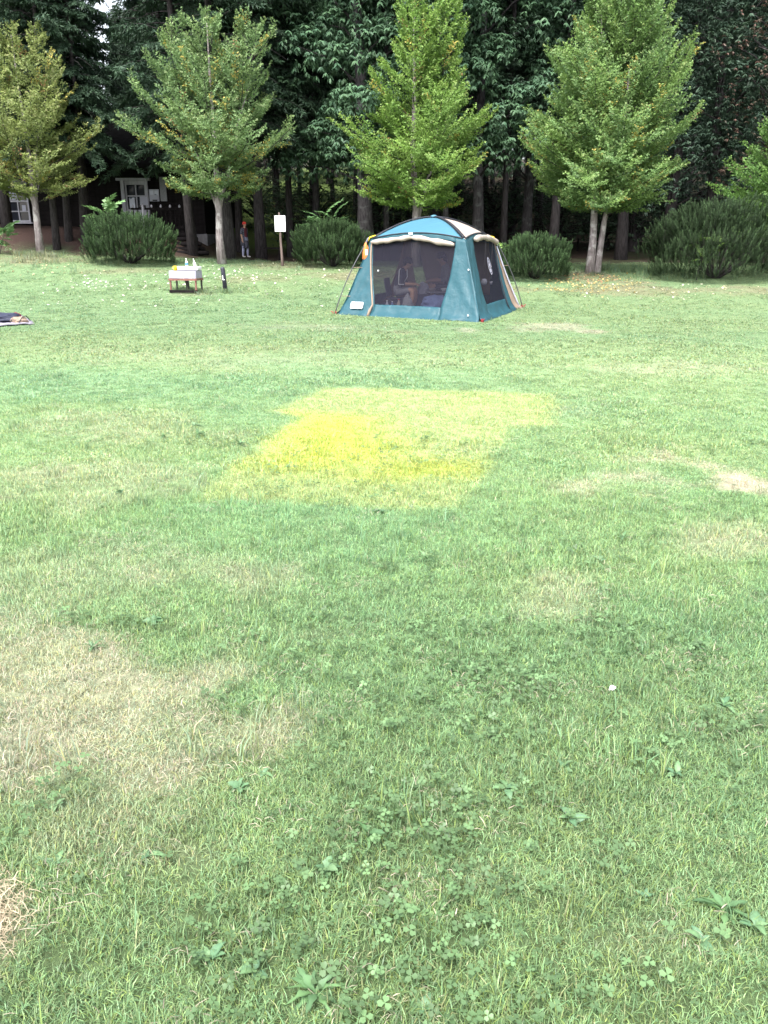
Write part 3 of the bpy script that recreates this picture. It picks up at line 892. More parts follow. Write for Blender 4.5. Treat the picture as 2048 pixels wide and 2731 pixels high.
# ------------------------------------------------------------------ leafy saplings growing through the bushes
def pinnate_frond(rg, ln, nl, ll, wd, pal, droop=.5):
    C = []; D = []; N = []; L = []; CO = []
    for k in range(nl):
        f = .22 + .78 * k / (nl - 1)
        p = np.array([ln * f, 0, ln * (.25 * f - droop * f * f)])
        for sg in (-1, 1):
            C.append(p); D.append((.45, sg * 1, -.35)); N.append((0, 0, 1)); L.append(ll * (1.15 - .75 * abs(f - .5)) * rg.uniform(.85, 1.1))
    C.append(p); D.append((1, 0, -.4)); N.append((0, 0, 1)); L.append(ll)
    n = len(C); w = rg.random(n)[:, None]
    CO = (np.array(pal[0]) * (1 - w) + np.array(pal[1]) * w)
    V, F, cc = leaves(C, np.array(D) + rg.normal(size=(n, 3)) * .1, N, L, np.array(L) * wd, CO, .12)
    pts = np.array([[ln * f, 0, ln * (.25 * f - droop * f * f)] for f in np.linspace(0, 1, 6)])
    o = len(V)
    W_ = np.array([0, .006, 0])
    sv = np.concatenate([pts - W_, pts + W_]); sf = np.array([[o + i, o + i + 1, o + 7 + i, o + 6 + i] for i in range(5)])
    return mesh_np('frond', np.concatenate([V, sv]), np.concatenate([F, sf]), M['weed'], np.concatenate([cc, np.tile([.12, .16, .05], (12, 1))]))


def sapling(name, loc, label, seed, h, fronds, ln, pal, nl=8, ll=.16, wd=.42, cat='sapling', tilt=(20, 70)):
    rg = np.random.default_rng(seed)
    root = thing(name, loc, label, cat)
    tops = []
    mb = MB()
    for s in range(max(1, fronds // 6)):
        dx, dy = rg.normal(size=2) * .22
        mb.tube([(0, 0, -.05), (dx * .4, dy * .4, h * .5), (dx, dy, h)], [.018, .014, .008], 6); tops.append((dx, dy))
    mb.build('stem', M['bark_d'], root, True)
    ms_ = [pinnate_frond(rg, ln * q, nl, ll, wd, pal) for q in (1, .8, .62)]
    for i in range(fronds):
        dx, dy = tops[i % len(tops)]
        o = link('frond', ms_[i % 3], root)
        zz = h * (1 - .34 * (i / fronds) ** 1.1)
        o.location = (dx * zz / h, dy * zz / h, zz)
        o.rotation_euler = (rg.normal() * .25, -R(rg.uniform(*tilt)) * (1 - i / fronds), i * 2.4 + rg.normal() * .3)
    return root


SUM = ((.075, .155, .055), (.105, .20, .08))
LIM = ((.11, .20, .045), (.15, .25, .06))


def over(px, py_top, D, h):
    x = at(px, py_top, D); return (x.x, D, x.z - h)


sapling('sumac_sapling', over(872, 585, 30.2, 2.2), 'bright sumac sapling with feather leaves above the bush behind the tent', 61, 2.2, 24, .85, SUM, 9, .19, .40)
sapling('sumac_sapling', over(300, 565, 30.0, 1.9), 'bright sumac sapling growing out of the bush below the cabin door', 62, 1.9, 26, .72, ((.085, .175, .06), (.13, .235, .085)), 7, .20, .48)
sapling('leafy_sapling', over(-18, 620, 30.5, 1.3), 'light green leafy sapling at the far left edge of the bank', 63, 1.3, 20, .70, SUM, 7, .19, .55)
sapling('leafy_shoot', over(1352, 660, 27.4, 1.0), 'small lime green shoot in the low bush beside the tent', 64, 1.0, 6, .30, LIM, 4, .15, .45)
sapling('leafy_shoot', over(1882, 640, 27.0, 1.6), 'pale green leafy vine in the middle of the largest pine bush', 65, 1.6, 12, .42, LIM, 5, .17, .6)
sapling('leafy_shoot', over(1862, 672, 26.6, 1.2), 'lower pale green vine tuft on the front of the largest pine bush', 66, 1.2, 7, .30, LIM, 4, .15, .6)


# ------------------------------------------------------------------ cabin on the earth bank
CD = 37.0
cz = at(300, 616, CD).z            # floor level
xr = at(548, 600, CD).x
xl = -24.0
eave = at(300, 436, CD).z
cab = thing('cabin', (xr - 5, CD, cz - .6), 'dark log cabin with white framed window and door behind the left trees', 'cabin')
cab_loc = Vector(cab.location)


def cl(v): return Vector(v) - cab_loc


# wall of horizontal boards, with openings left for the window and the door
wx0, wx1 = at(18, 540, CD).x, at(78, 540, CD).x
wz0, wz1 = at(48, 592, CD).z, at(48, 478, CD).z
dx0, dx1 = at(326, 540, CD).x, at(398, 540, CD).x
dz1 = at(360, 482, CD).z
bh = .19
z = cz - .12
k = 0
board_mesh = {}
while z < eave + .2:
    spans = [(xl, xr)]
    for (a0, a1, z0_, z1_) in ((wx0, wx1, wz0, wz1), (dx0, dx1, cz, dz1)):
        if z + bh > z0_ + .02 and z < z1_ - .02:
            ns_ = []
            for s0, s1 in spans:
                if a0 > s0 and a1 < s1: ns_ += [(s0, a0), (a1, s1)]
                else: ns_.append((s0, s1))
            spans = ns_
    for s0, s1 in spans:
        o = MB().box((0, 0, 0), (s1 - s0, .10, bh - .018)).build('board', M['darkwood'], cab)
        o.location = cl(((s0 + s1) / 2, CD + .05 + .012 * (k % 2), z + bh / 2))
    z += bh; k += 1
b_ = MB(); b_.box(cl(((xl + xr) / 2, CD + 4.2, (cz + eave) / 2)), (xr - xl - .1, 8.0, eave - cz + .5)); b_.build('inner_walls', M['darkwood'], cab)
fz0 = float(gz(xr - .5, CD)) - 1.0
MB().box(cl(((xl + xr) / 2, CD + 4.1, (fz0 + cz - .125) / 2)), (xr - xl + .1, 8.3, cz - .125 - fz0)).build('foundation', M['concrete'], cab)
rm = MB()
rv = [(xl - 1, CD - 1.3, eave - .25), (xr + .9, CD - 1.3, eave - .25), (xr + .9, CD + 4.2, eave + 1.9), (xl - 1, CD + 4.2, eave + 1.9), (xl - 1, CD + 9.6, eave - .25), (xr + .9, CD + 9.6, eave - .25)]
rv2 = [(x, y, z + .14) for x, y, z in rv]
rm.add([cl(v) for v in rv + rv2], [(0, 1, 2, 3), (3, 2, 5, 4), (6, 9, 8, 7), (9, 10, 11, 8), (0, 6, 7, 1), (4, 5, 11, 10), (1, 7, 8, 2), (2, 8, 11, 5), (0, 3, 9, 6), (3, 4, 10, 9)])
rm.build('roof', M['roofing'], cab)
# window: frame, mullions, eight panes
wf = thing('window', cl(((wx0 + wx1) / 2, CD - .03, (wz0 + wz1) / 2)), None, None); wf.parent = cab
ww, wh = wx1 - wx0, wz1 - wz0
f = MB(); fw = .07
f.box((-ww / 2 + fw / 2, 0, 0), (fw, .10, wh)); f.box((ww / 2 - fw / 2, 0, 0), (fw, .10, wh))
for zz in (-wh / 2 + fw / 2, wh / 2 - fw / 2, -.02): f.box((0, .004, zz), (ww - 2 * fw, .09, fw))
f.box((0, .01, 0), (.045, .07, wh - 2 * fw))
for zz in (-wh / 4, wh / 4 + .0): f.box((0, .014, zz), (ww - 2 * fw, .05, .045))
f.build('frame', M['whitew'], wf)
MB().box((0, -.05, -wh / 2 - .04), (ww + .2, .22, .06)).build('sill', M['whitew'], wf)
for i in (-1, 1):
    for j in range(4):
        MB().box((i * (ww / 4 - .012), .045, -wh / 2 + wh * (j + .5) / 4), (ww / 2 - .08, .012, wh / 4 - .05)).build('pane', M['glass'], wf)
for (ux, uz, a, bb) in ((-.22, .55, .34, .42), (-.22, .18, .34, .30), (.22, -.28, .16, .26)):
    MB().box((ux, .030, uz * wh / 2 / .8), (a, .008, bb)).build('paper', M['white_cloth'], wf)
# door with panes, posters
dr = thing('door', cl(((dx0 + dx1) / 2, CD - .02, cz)), None, None); dr.parent = cab
dw, dh = dx1 - dx0, dz1 - cz
f = MB(); f.box((-dw / 2 + .08, 0, dh / 2), (.14, .12, dh)); f.box((-dw / 2 + .205, .02, dh / 2), (.05, .08, dh)); f.box((dw / 2 - .07, 0, dh / 2), (.14, .12, dh)); f.box((.03, .002, dh - .08), (dw - .34, .10, .16))
f.build('frame', M['whitew'], dr)
f = MB(); f.box((-.01, -.02, dh + .05), (dw + .28, .22, .10)); f.build('lintel', M['whitew'], dr)
g0, g1 = -dw / 2 + .24, dw / 2 - .14
gw = g1 - g0; gm = (g0 + g1) / 2
f = MB(); f.box((gm, .03, dh * .22), (gw, .06, dh * .44)); f.box((gm, .02, dh * .70), (.05, .06, dh * .46)); f.box((gm, .022, dh * .70), (gw, .05, .05)); f.build('leaf_frame', M['whitew'], dr)
for i in (-1, 1):
    for zz in (.585, .81):
        MB().box((gm + i * gw / 4, .05, dh * zz), (gw / 2 - .03, .012, dh * .21)).build('pane', M['glass'], dr)
MB().box((gm - gw * .27, .035, dh * .56), (gw * .30, .010, dh * .22)).build('notice', M['poster'], dr)
MB().box((gm + gw * .42, -.07, dh * .60), (gw * .42, .010, dh * .17)).build('notice', M['white_cloth'], dr)
MB().lathe([(.03, 0), (.035, .02), (.02, .05)], 8, (g1 - .03, -.07, dh * .47)).build('handle', M['darkmetal'], dr)
p0 = at(413, 537, CD)
pt = thing('poster', (p0.x, CD - .03, p0.z), 'white poster with dark pictures pinned to the cabin wall beside the door', 'poster')
pw = at(426, 537, CD).x - at(400, 537, CD).x; ph = at(413, 505, CD).z - p0.z
MB().box((0, -.008, ph / 2), (pw, .012, ph)).build('sheet', M['white_cloth'], pt)
MB().box((-pw * .22, -.018, ph * .72), (pw * .34, .006, ph * .34)).build('print', M['poster'], pt)
MB().box((pw * .24, -.018, ph * .70), (pw * .36, .006, ph * .36)).build('print', M['poster'], pt)
MB().box((pw * .05, -.018, ph * .08), (pw * .5, .006, ph * .12)).build('print', M['ink'], pt)
p0 = at(438, 535, CD)
MB().box(cl((p0.x, CD - .04, p0.z + .45)), (.27, .05, .95)).build('grey_board', M['grey'], cab)
# deck with a railing of turned posts
DZ = cz - .02
da, db = at(352, 600, 35.6).x, at(500, 600, 35.6).x
dk = MB()
for i in range(8):
    o = MB().box((0, 0, 0), (db - da, .155, .05)).build('deck_board', M['darkwood'], cab)
    o.location = cl(((da + db) / 2, 35.65 + i * .165, DZ - .03))
MB().box(cl(((da + db) / 2, 35.6, DZ - .15)), (db - da, .08, .18)).build('deck_beam', M['darkwood'], cab)
for xx_ in (da + .1, (da + db) / 2, db - .1):
    MB().box(cl((xx_, 35.7, (DZ - .15 + float(gz(xx_, 35.7)) - .3) / 2)), (.12, .12, DZ - .15 - float(gz(xx_, 35.7)) + .3)).build('deck_post', M['darkwood'], cab)
rail = thing('deck_railing', (da, 35.62, DZ), 'dark balustrade with pale topped balusters on the cabin deck', 'railing')
MB().box(((db - da) / 2, 0, .86), (db - da, .07, .08)).build('top_rail', M['darkwood'], rail)
MB().box(((db - da) / 2, 0, .14), (db - da, .05, .06)).build('bottom_rail', M['darkwood'], rail)
nb_ = 12
bm_ = MB().lathe([(.018, .17), (.03, .3), (.04, .42), (.022, .6), (.03, .72), (.018, .815)], 8).mesh('baluster', M['darkwood'], True)
tip = MB().lathe([(.02, 0), (.045, .03), (.045, .07), (.012, .12)], 8).mesh('finial', M['whitew'], True)
for i in range(nb_):
    o = link('baluster', bm_, rail); o.location = ((i + .5) * (db - da) / nb_, 0, 0)
    if i % 2 == 0:
        q = link('finial', tip, rail); q.location = ((i + .5) * (db - da) / nb_, 0, .90)
MB().lathe([(.05, 0), (.05, .55), (.062, .6), (.045, .68), (.062, .9), (.03, 1.0), (.012, 1.08)], 10, (.52, -.09, 0)).build('pale_newel_post', M['whitew'], rail, True)
# log steps up the bank
st = thing('log_steps', stand(512, 33.4), 'dark log steps set into the earth bank right of the first pine bush', 'steps')
for i in range(5):
    g = stand(505 - i * 9, 33.2 + i * .55)
    o = MB().tube([(-.75, 0, .05), (0, .01, .06), (.75, 0, .05)], .085, 9).build('log', M['darkwood'], st, True)
    o.location = g - Vector(st.location)

# ------------------------------------------------------------------ notice sign on a wooden post
g = stand(751, 29.4)
sgn = thing('notice_sign', g, 'white notice board with black writing on a brown wooden post', 'sign')
sz0, sz1 = at(751, 618, 29.4).z - g.z, at(751, 575, 29.4).z - g.z
bw = at(764.5, 600, 29.4).x - at(735.5, 600, 29.4).x
MB().tube([(.03, .05, -.15), (.02, .05, .25), (-.01, .05, .9), (0, .05, sz0 + .1), (-.03, .05, sz1 + .10)], [.052, .046, .042, .036, .03], 8).build('post', M['brownwood'], sgn, True)
MB().box((0, 0, (sz0 + sz1) / 2), (bw, .02, sz1 - sz0)).build('board', M['white'], sgn, bevel=.012)
rg = np.random.default_rng(9)
wr = MB()


def glyph(mb, x, z, s, dense):
    y = -.0135
    for _ in range(dense):
        if rg.random() < .5: mb.box((x + rg.uniform(-.1, .1) * s, y, z + rg.uniform(-.45, .45) * s), (s * rg.uniform(.5, .95), .003, s * .17))
        else: mb.box((x + rg.uniform(-.4, .4) * s, y - .0004, z + rg.uniform(-.15, .15) * s), (s * .17, .003, s * rg.uniform(.4, .95)))


H_ = sz1 - sz0
for i, dn in enumerate((7, 7, 5, 3)): glyph(wr, bw * .36, sz1 - H_ * (.17 + .115 * i), .040, dn)
for cx_, n_g, s_ in ((.14, 12, .020), (.03, 11, .020), (-.10, 13, .024), (-.22, 9, .018)):
    for i in range(n_g): glyph(wr, bw * cx_, sz1 - H_ * (.08 + (.1 if cx_ == -.22 else 0) + i * .062), s_, 3)
for i in range(2): glyph(wr, bw * -.36, sz1 - H_ * (.28 + .10 * i), .036, 6)
for i in range(11): glyph(wr, bw * -.36, sz1 - H_ * (.50 + .04 * i), .018, 5)
wr.build('lettering', M['ink'], sgn)

# ------------------------------------------------------------------ washstand
g = ground_at(493, 783)
ws = thing('washstand', (g.x, g.y + .25, g.z), 'pale stone wash basin on a rusty red metal frame', 'washstand', rz=R(-9))
sc_ = (g.y * cp + .5) / FPX          # metres per photo pixel there
wW, wD_ = 75 * sc_, .50
zt = 39 * sc_                        # underside of the trough
MB().box((0, -wD_ / 2 + .03, zt + .10), (wW, .05, .21)).box((0, wD_ / 2 - .03, zt + .10), (wW, .05, .21)).box((-wW / 2 + .027, 0, zt + .10), (.05, wD_ - .11, .208)).box((wW / 2 - .027, 0, zt + .10), (.05, wD_ - .11, .208)).box((0, 0, zt + .02), (wW - .1, wD_ - .1, .04)).build('trough', M['sinkstone'], ws, bevel=.008)
MB().box((.04, .07, zt + .265), (wW - .06, wD_ - .18, .10)).build('basin', M['enamel'], ws, bevel=.02)
for sx in (-1, 1):
    for sy in (-1, 1):
        MB().bar((sx * (wW / 2 - .025), sy * (wD_ / 2 - .03), -.05), (sx * (wW / 2 - .025), sy * (wD_ / 2 - .03), zt - .001), .042).build('leg', M['redmetal'] if sy < 0 else M['darkmetal'], ws)
MB().bar((-wW / 2, -wD_ / 2 - .003, zt - .035), (wW / 2, -wD_ / 2 - .003, zt - .035), .05).bar((wW / 2 + .003, -wD_ / 2, zt - .035), (wW / 2 + .003, wD_ / 2, zt - .035), .05).bar((-wW / 2 - .003, -wD_ / 2, zt - .035), (-wW / 2 - .003, wD_ / 2, zt - .035), .05).build('top_rails', M['redmetal'], ws)
MB().bar((-wW / 2, -wD_ / 2 - .02, .06), (wW / 2, -wD_ / 2 - .02, .06), .05, .07).build('bottom_beam', M['darkwood'], ws)
MB().tube([(.03, .02, -.1), (.03, .02, zt * .55), (-.0, .02, zt)], [.045, .05, .06], 10).build('drain_pipe', M['darkmetal'], ws, True)
MB().tube([(wW / 2 - .05, .12, zt + .32), (wW / 2 - .05, .12, zt + .37), (wW / 2 - .06, .08, zt + .39)], .012, 6).build('tap', M['darkmetal'], ws, True)


def on_ws(dx, dy, dz): return ws.matrix_basis @ Vector((dx, dy, dz))


cup = thing('yellow_cup', on_ws(-wW * .30, -wD_ * .27, zt + .205), 'small yellow cup on the left rim of the wash basin', 'cup')
MB().lathe([(.045, 0), (.055, .12), (.05, .125), (.04, .02)], 12).build('bowl', M['yellow'], cup, True)
MB().tube([(-.05, 0, .1), (-.085, 0, .075), (-.05, 0, .03)], .008, 6).build('handle', M['yellow'], cup, True)
bt = thing('pump_bottle', on_ws(wW * .02, .10, zt + .316), 'white pump bottle with a blue label standing on the basin', 'bottle')
MB().lathe([(.035, 0), (.04, .02), (.04, .12), (.018, .15), (.018, .165)], 12).build('body', M['enamel'], bt, True)
MB().lathe([(.0415, .03), (.0415, .105)], 12).build('label_band', M['bluelabel'], bt, True)
MB().tube([(0, 0, .165), (0, 0, .20), (-.03, 0, .205)], [.012, .012, .009], 8).build('pump', M['enamel'], bt, True)
b2 = thing('detergent_bottle', on_ws(wW * .40, -wD_ * .1, zt + .316), 'slim white detergent bottle leaning on the right end of the basin', 'bottle')
b2.rotation_euler = (0, R(-9), 0)
MB().lathe([(.04, 0), (.045, .03), (.038, .10), (.016, .16), (.012, .19)], 10).build('body', M['enamel'], b2, True)
MB().lathe([(.014, .19), (.010, .215)], 8).build('cap', M['white'], b2, True)

# ------------------------------------------------------------------ black post with a white mark
g = ground_at(602, 779)
pm = thing('marker_post', g, 'short black leaning post with a white letter L', 'post')
ph_ = 64 * (g.y * cp + .5) / FPX
tilt_ = Matrix.Rotation(R(-4.5), 3, 'Y')
pb = MB(); pb.lathe([(.062, -.15), (.062, ph_ - .05), (.055, ph_ - .01), (.04, ph_)], 14)
pb.v = [tuple(tilt_ @ Vector(v)) for v in pb.v]
pb.build('post', M['blackpost'], pm, True)
lt = MB(); lt.box((-.018, -.066, ph_ * .58), (.018, .012, .13)); lt.box((.008, -.0655, ph_ * .58 - .056), (.045, .012, .018))
lt.v = [tuple(tilt_ @ Vector(v)) for v in lt.v]
lt.build('letter', M['white'], pm)

# ------------------------------------------------------------------ things far back in the wood
g = stand(741, 56)
tb_ = thing('picnic_table', g, 'red brown picnic table on the bright clearing behind the white sign', 'picnic table')
MB().box((0, 0, .74), (1.9, .75, .07)).build('tabletop', M['redwood'], tb_)
for sy in (-1, 1): MB().box((0, sy * .75, .44), (1.9, .28, .05)).build('bench_seat', M['redwood'], tb_)
for sx in (-1, 1):
    MB().bar((sx * .7, -.85, -.05), (sx * .7, -.2, .70), .08).bar((sx * .703, .85, -.05), (sx * .703, .2, .70), .08).bar((sx * .65, -.7, .40), (sx * .65, .7, .40), .06).build('leg_frame', M['redwood'], tb_)
g = stand(728, 33.0)
tr_ = thing('trestle', g, 'small dark wooden trestle between the conifer and the sign post', 'trestle')
for sx in (-1, 1):
    MB().bar((sx * .25, -.16, -.05), (sx * .25, 0, .42), .04).build('leg', M['darkwood'], tr_)
    MB().bar((sx * .25, .16, -.05), (sx * .25, .01, .42), .04).build('leg', M['darkwood'], tr_)
MB().bar((-.34, 0, .43), (.34, 0, .43), .06).build('beam', M['darkwood'], tr_)
fp = stand(1500, 39)
fe = thing('rope_fence', fp, 'low dark rope fence behind the twin trunk tree', 'fence')
prev = None
for i in range(9):
    q = stand(1500 + i * 40, 39.5) - fp
    o = MB().tube([(0, 0, -.1), (0, 0, .55)], .05, 8).build('post', M['darkwood'], fe); o.location = q
    if prev is not None:
        a_, c_ = prev + Vector((0, 0, .45)), q + Vector((0, 0, .45))
        MB().tube([a_, (a_ + c_) / 2 - Vector((0, 0, .07)), c_], .015, 5).build('rope', M['brownwood'], fe)
    prev = q

# ------------------------------------------------------------------ tent
tL = Vector((-1.06, 19.6, 0)); tN = Vector((2.05, 17.8, 0)); tR = Vector((3.39, 21.1, 0)); tB = tL + tR - tN
tc0 = (tL + tR) / 2
ZT, ZA, TT = 1.66, 2.15, .34
tent = thing('screen_tent', (tc0.x, tc0.y, 0), 'teal and cream dome screen tent with dark mesh sides on the lawn', 'tent')
top = lambda p: p + (tc0 - p) * TT + Vector((0, 0, ZT))
base_z = lambda p: Vector((p.x, p.y, float(gz(p.x, p.y)) - .015))


def tw(A, B, u, v):
    """point on a tent wall, relative to the tent"""
    a = base_z(A).lerp(base_z(B), u); c = top(A).lerp(top(B), u) + Vector((0, 0, .13 * (1 - (2 * u - 1) ** 2)))
    p = a.lerp(c, v)
    n = (B - A).cross(Vector((0, 0, 1))).normalized()
    if n.dot(A + B - 2 * tc0) < 0: n = -n
    belly = -.07 * math.sin(math.pi * min(1, max(0, v))) * (.4 + .6 * math.sin(math.pi * min(1, max(0, u))))
    return p + n * belly - Vector((tc0.x, tc0.y, 0)), n


def panel(name, A, B, ul, ur, v0, v1, mat_, off=0.0, wr=.012, nu=14, nv=22, fan=None, thick=.004):
    V = []; F = []
    for j in range(nv + 1):
        v = v0 + (v1 - v0) * j / nv
        for i in range(nu + 1):
            a, c = ul(v), ur(v); u = a + (c - a) * i / nu
            p, n = tw(A, B, u, v)
            d = wr * (float(fbm(u * 9 + A.x * 3, v * 7 + B.y, 3)) - .5) * 2
            if fan:
                ang = math.atan2(v * 1.7 + .02, (u - fan[0]) * 3.6)
                rr = math.hypot(v * 1.7, (u - fan[0]) * 3.6)
                d += .026 * math.sin(ang * 17 + 1.3 * math.sin(ang * 5)) * math.exp(-rr / .75) * min(1, rr / .12)
            if v < .1: d += .10 * (1 - v / .1) ** 2 + .02 * math.sin(u * 40) * (1 - v / .1)
            V.append(p + n * (d + off))
    for j in range(nv):
        for i in range(nu):
            q = j * (nu + 1) + i; F.append((q, q + 1, q + nu + 2, q + nu + 1))
    me = bpy.data.meshes.new(name); me.from_pydata(V, [], F); me.materials.append(mat_)
    me.polygons.foreach_set('use_smooth', [True] * len(F)); me.update()
    plain = next(k for k in ('screen', 'skirt', 'header', 'tan_flap', 'tan_panel', 'panel') if k in name)
    o = link({'screen': 'mesh_screen', 'panel': 'wall_panel'}.get(plain, plain), me, tent)
    if thick:
        sf = o.modifiers.new('thick', 'SOLIDIFY'); sf.thickness = thick
    return o


lin = lambda a, b_, v0=.15, v1=.95: (lambda v: a + (b_ - a) * min(1, max(0, (v - v0) / (v1 - v0))))
cst = lambda a: (lambda v: a)
fl_, fr_ = lin(.245, .045), lin(.735, .90)
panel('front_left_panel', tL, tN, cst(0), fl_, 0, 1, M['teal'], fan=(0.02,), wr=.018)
panel('front_right_panel', tL, tN, fr_, cst(1), 0, 1, M['teal'], fan=(.98,), wr=.014)
panel('front_skirt', tL, tN, fl_, fr_, 0, .15, M['teal'], wr=.03, nu=34, nv=7)
panel('front_header', tL, tN, fl_, fr_, .94, 1, M['teal'], nu=16, nv=3)
panel('front_screen', tL, tN, fl_, fr_, .15, .94, M['screen'], wr=.006, thick=0, off=-.004)
sl_, sr_ = lin(.24, .24), lin(.73, .93)
s2_ = lin(.87, .98)
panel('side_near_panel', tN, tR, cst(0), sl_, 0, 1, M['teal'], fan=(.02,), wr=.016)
panel('side_skirt', tN, tR, sl_, sr_, 0, .17, M['teal'], wr=.03, nu=26, nv=7)
panel('side_header', tN, tR, sl_, sr_, .93, 1, M['teal'], nu=12, nv=3)
panel('side_screen', tN, tR, sl_, sr_, .17, .93, M['screen'], wr=.006, thick=0, off=-.004)
panel('side_far_panel', tN, tR, sr_, s2_, 0, 1, M['teal'])
panel('side_tan_panel', tN, tR, s2_, cst(1), 0, 1, M['tan'], off=.01)
bl_, br_ = lin(.2, .06), lin(.8, .94)
for nm, A, B in (('rear', tR, tB), ('far_side', tB, tL)):
    panel(nm + '_left_panel', A, B, cst(0), bl_, 0, 1, M['teal' if nm == 'rear' else 'tan'])
    panel(nm + '_right_panel', A, B, br_, cst(1), 0, 1, M['tan' if nm == 'rear' else 'teal'])
    panel(nm + '_skirt', A, B, bl_, br_, 0, .17, M['teal'], nu=20, nv=5)
    panel(nm + '_header', A, B, bl_, br_, .93, 1, M['teal'], nu=10, nv=2)
    if nm == 'rear':
        mid_ = lin(.70, .84)
        panel('rear_tan_flap', A, B, bl_, mid_, .17, .93, M['tan'])
        panel('rear_screen', A, B, mid_, br_, .17, .93, M['screen'], thick=0)
    else:
        panel('far_side_screen', A, B, bl_, br_, .17, .93, M['screen'], thick=0)


def roof_pt(A, B, u, w, lift=0):
    e = top(A).lerp(top(B), u) + Vector((0, 0, .13 * (1 - (2 * u - 1) ** 2)))
    p = e.lerp(Vector((tc0.x, tc0.y, 0)), w)
    z = e.z + (ZA - e.z) * math.sin(w * math.pi / 2) ** .95
    z -= .035 * math.sin(math.pi * w) * math.sin(math.pi * u)
    return Vector((p.x - tc0.x, p.y - tc0.y, z + lift))


for nm, A, B, mm in (('front_roof_panel', tL, tN, 'teal_skylit'), ('side_roof_panel', tN, tR, 'cream'), ('rear_roof_panel', tR, tB, 'teal_skylit'), ('far_roof_panel', tB, tL, 'cream')):
    V = []; F = []
    for j in range(15):
        for i in range(19):
            p = roof_pt(A, B, i / 18, j / 14.2); p.z += .006 * (float(vnoise(i * .6, j * .6)) - .5)
            V.append(p)
    for j in range(14):
        for i in range(18):
            q = j * 19 + i; F.append((q, q + 1, q + 20, q + 19))
    me = bpy.data.meshes.new(nm); me.from_pydata(V, [], F); me.materials.append(M[mm]); me.polygons.foreach_set('use_smooth', [True] * len(F)); me.update()
    o = link('roof_panel', me, tent); sf = o.modifiers.new('thick', 'SOLIDIFY'); sf.thickness = .004
for A in (tL, tN, tR, tB):                                  # pole sleeves over the roof
    pts = [roof_pt(A, tN if A is not tN else tR, 0 if A is not tN else 0, w, .012) for w in np.linspace(.03, .985, 14)]
    mb = MB(); rgt = (pts[-1] - pts[0]).cross(Vector((0, 0, 1))).normalized() * .05
    for i in range(13):
        a, c = pts[i], pts[i + 1]; up_ = Vector((0, 0, .022))
        mb.add([a - rgt, a + up_, a + rgt, c - rgt, c + up_, c + rgt], [(0, 1, 4, 3), (1, 2, 5, 4), (0, 3, 5, 2)])
    mb.build('pole_sleeve', M['black_fab'], tent, True)
mb = MB(); mb.lathe([(.09, -.01), (.08, .02), (.02, .045)], 12, (0, 0, ZA + .015)); mb.build('apex_cap', M['teal_skylit'], tent, True)
for A, B in ((tL, tN), (tN, tR)):                            # edging cord along the eaves
    MB().tube([roof_pt(A, B, u, .0, .012) for u in np.linspace(.02, .98, 16)], .014, 6).build('eave_piping', M['black_fab'], tent, True)


def roll(name, A, B, u0, u1, mat_, r=.055, sag=.0, end_drop=0):
    pts = []; rr = []
    for i in range(27):
        f = i / 26; u = u0 + (u1 - u0) * f
        p, n = tw(A, B, u, .965)
        lump = float(fbm(u * 22, 3.7 + A.x, 3)) - .5
        p = p + n * (.07 + .02 * lump) - Vector((0, 0, .02 + sag * math.sin(math.pi * ((f * 2) % 1)) + end_drop * max(0, f - .62) * 1.2 + .015 * lump))
        pts.append(p); rr.append(max(.012, (r + .035 * lump + end_drop * .10 * max(0, f - .6)) * (1 if 0 < i < 26 else .45) * (.62 if i == 13 else 1)))
    mb = MB(); mb.tube(pts, rr, 12)
    mb.v = [tuple(Vector(v) + Vector((0, 0, .012 * math.sin(v[0] * 19 + v[2] * 23) * .6))) for k, v in enumerate(mb.v)]
    mb.build(name, mat_, tent, True)


roll('rolled_front_flap', tL, tN, .03, .90, M['cream'], .055, .03, .16)
roll('rolled_side_flap', tN, tR, .22, 1.0, M['cream'], .062, .0, -.03)
p, n = tw(tL, tN, .47, .985)
MB().box(p + n * .14 + Vector((0, 0, .02)), (.09, .03, .045)).build('flap_toggle', M['white'], tent, bevel=.01)
zp = []
for v in np.linspace(.0, .96, 14):
    p, n = tw(tL, tN, fl_(v) - .012, v); zp.append(p + n * (.03 + (.05 if v < .1 else 0)))
MB().tube(zp, [.030 if i < 2 else .019 for i in range(14)], 8).build('zip_flap', M['tan'], tent, True)
# legs outside the fabric, pegs
for A, lab in ((tL, 'l'), (tR, 'r'), (tN, 'n'), (tB, 'b')):
    o_ = (A - tc0).normalized() * (1 if lab != 'n' else 1)
    a = top(A) + o_ * .05 + Vector((0, 0, .02)); c = base_z(A) + o_ * .10
    bow = .08 if lab in 'lr' else -.06
    pts = [a.lerp(c, f) + o_ * bow * math.sin(math.pi * f) - Vector((tc0.x, tc0.y, 0)) for f in np.linspace(0, 1, 9)]
    if lab == 'n': pts = [p_ - o_ * .16 for p_ in pts]
    MB().tube(pts, .013, 7).build('leg_pole', M['pole'], tent, True)
    if lab in 'lr':
        for f in (3, 6):
            q, n = tw(tL if lab == 'l' else tN, tN if lab == 'l' else tR, .03 if lab == 'l' else .97, 1 - f / 8)
            MB().tube([pts[f], (pts[f] + q) / 2, q], .006, 5).build('pole_clip', M['tan'], tent)
    q = base_z(A) + o_ * .13 - Vector((tc0.x, tc0.y, 0))
    MB().tube([q + Vector((0, 0, -.08)), q + Vector((0, 0, .06)), q + o_ * .05 + Vector((0, 0, .09))], [.014, .014, .010], 7).build('peg', M['redpeg'], tent, True)
    MB().box(q - o_ * .06 + Vector((0, 0, .05)), (.03, .035, .07), o_.to_track_quat('X', 'Z').to_matrix()).build('peg_loop', M['redpeg'], tent)
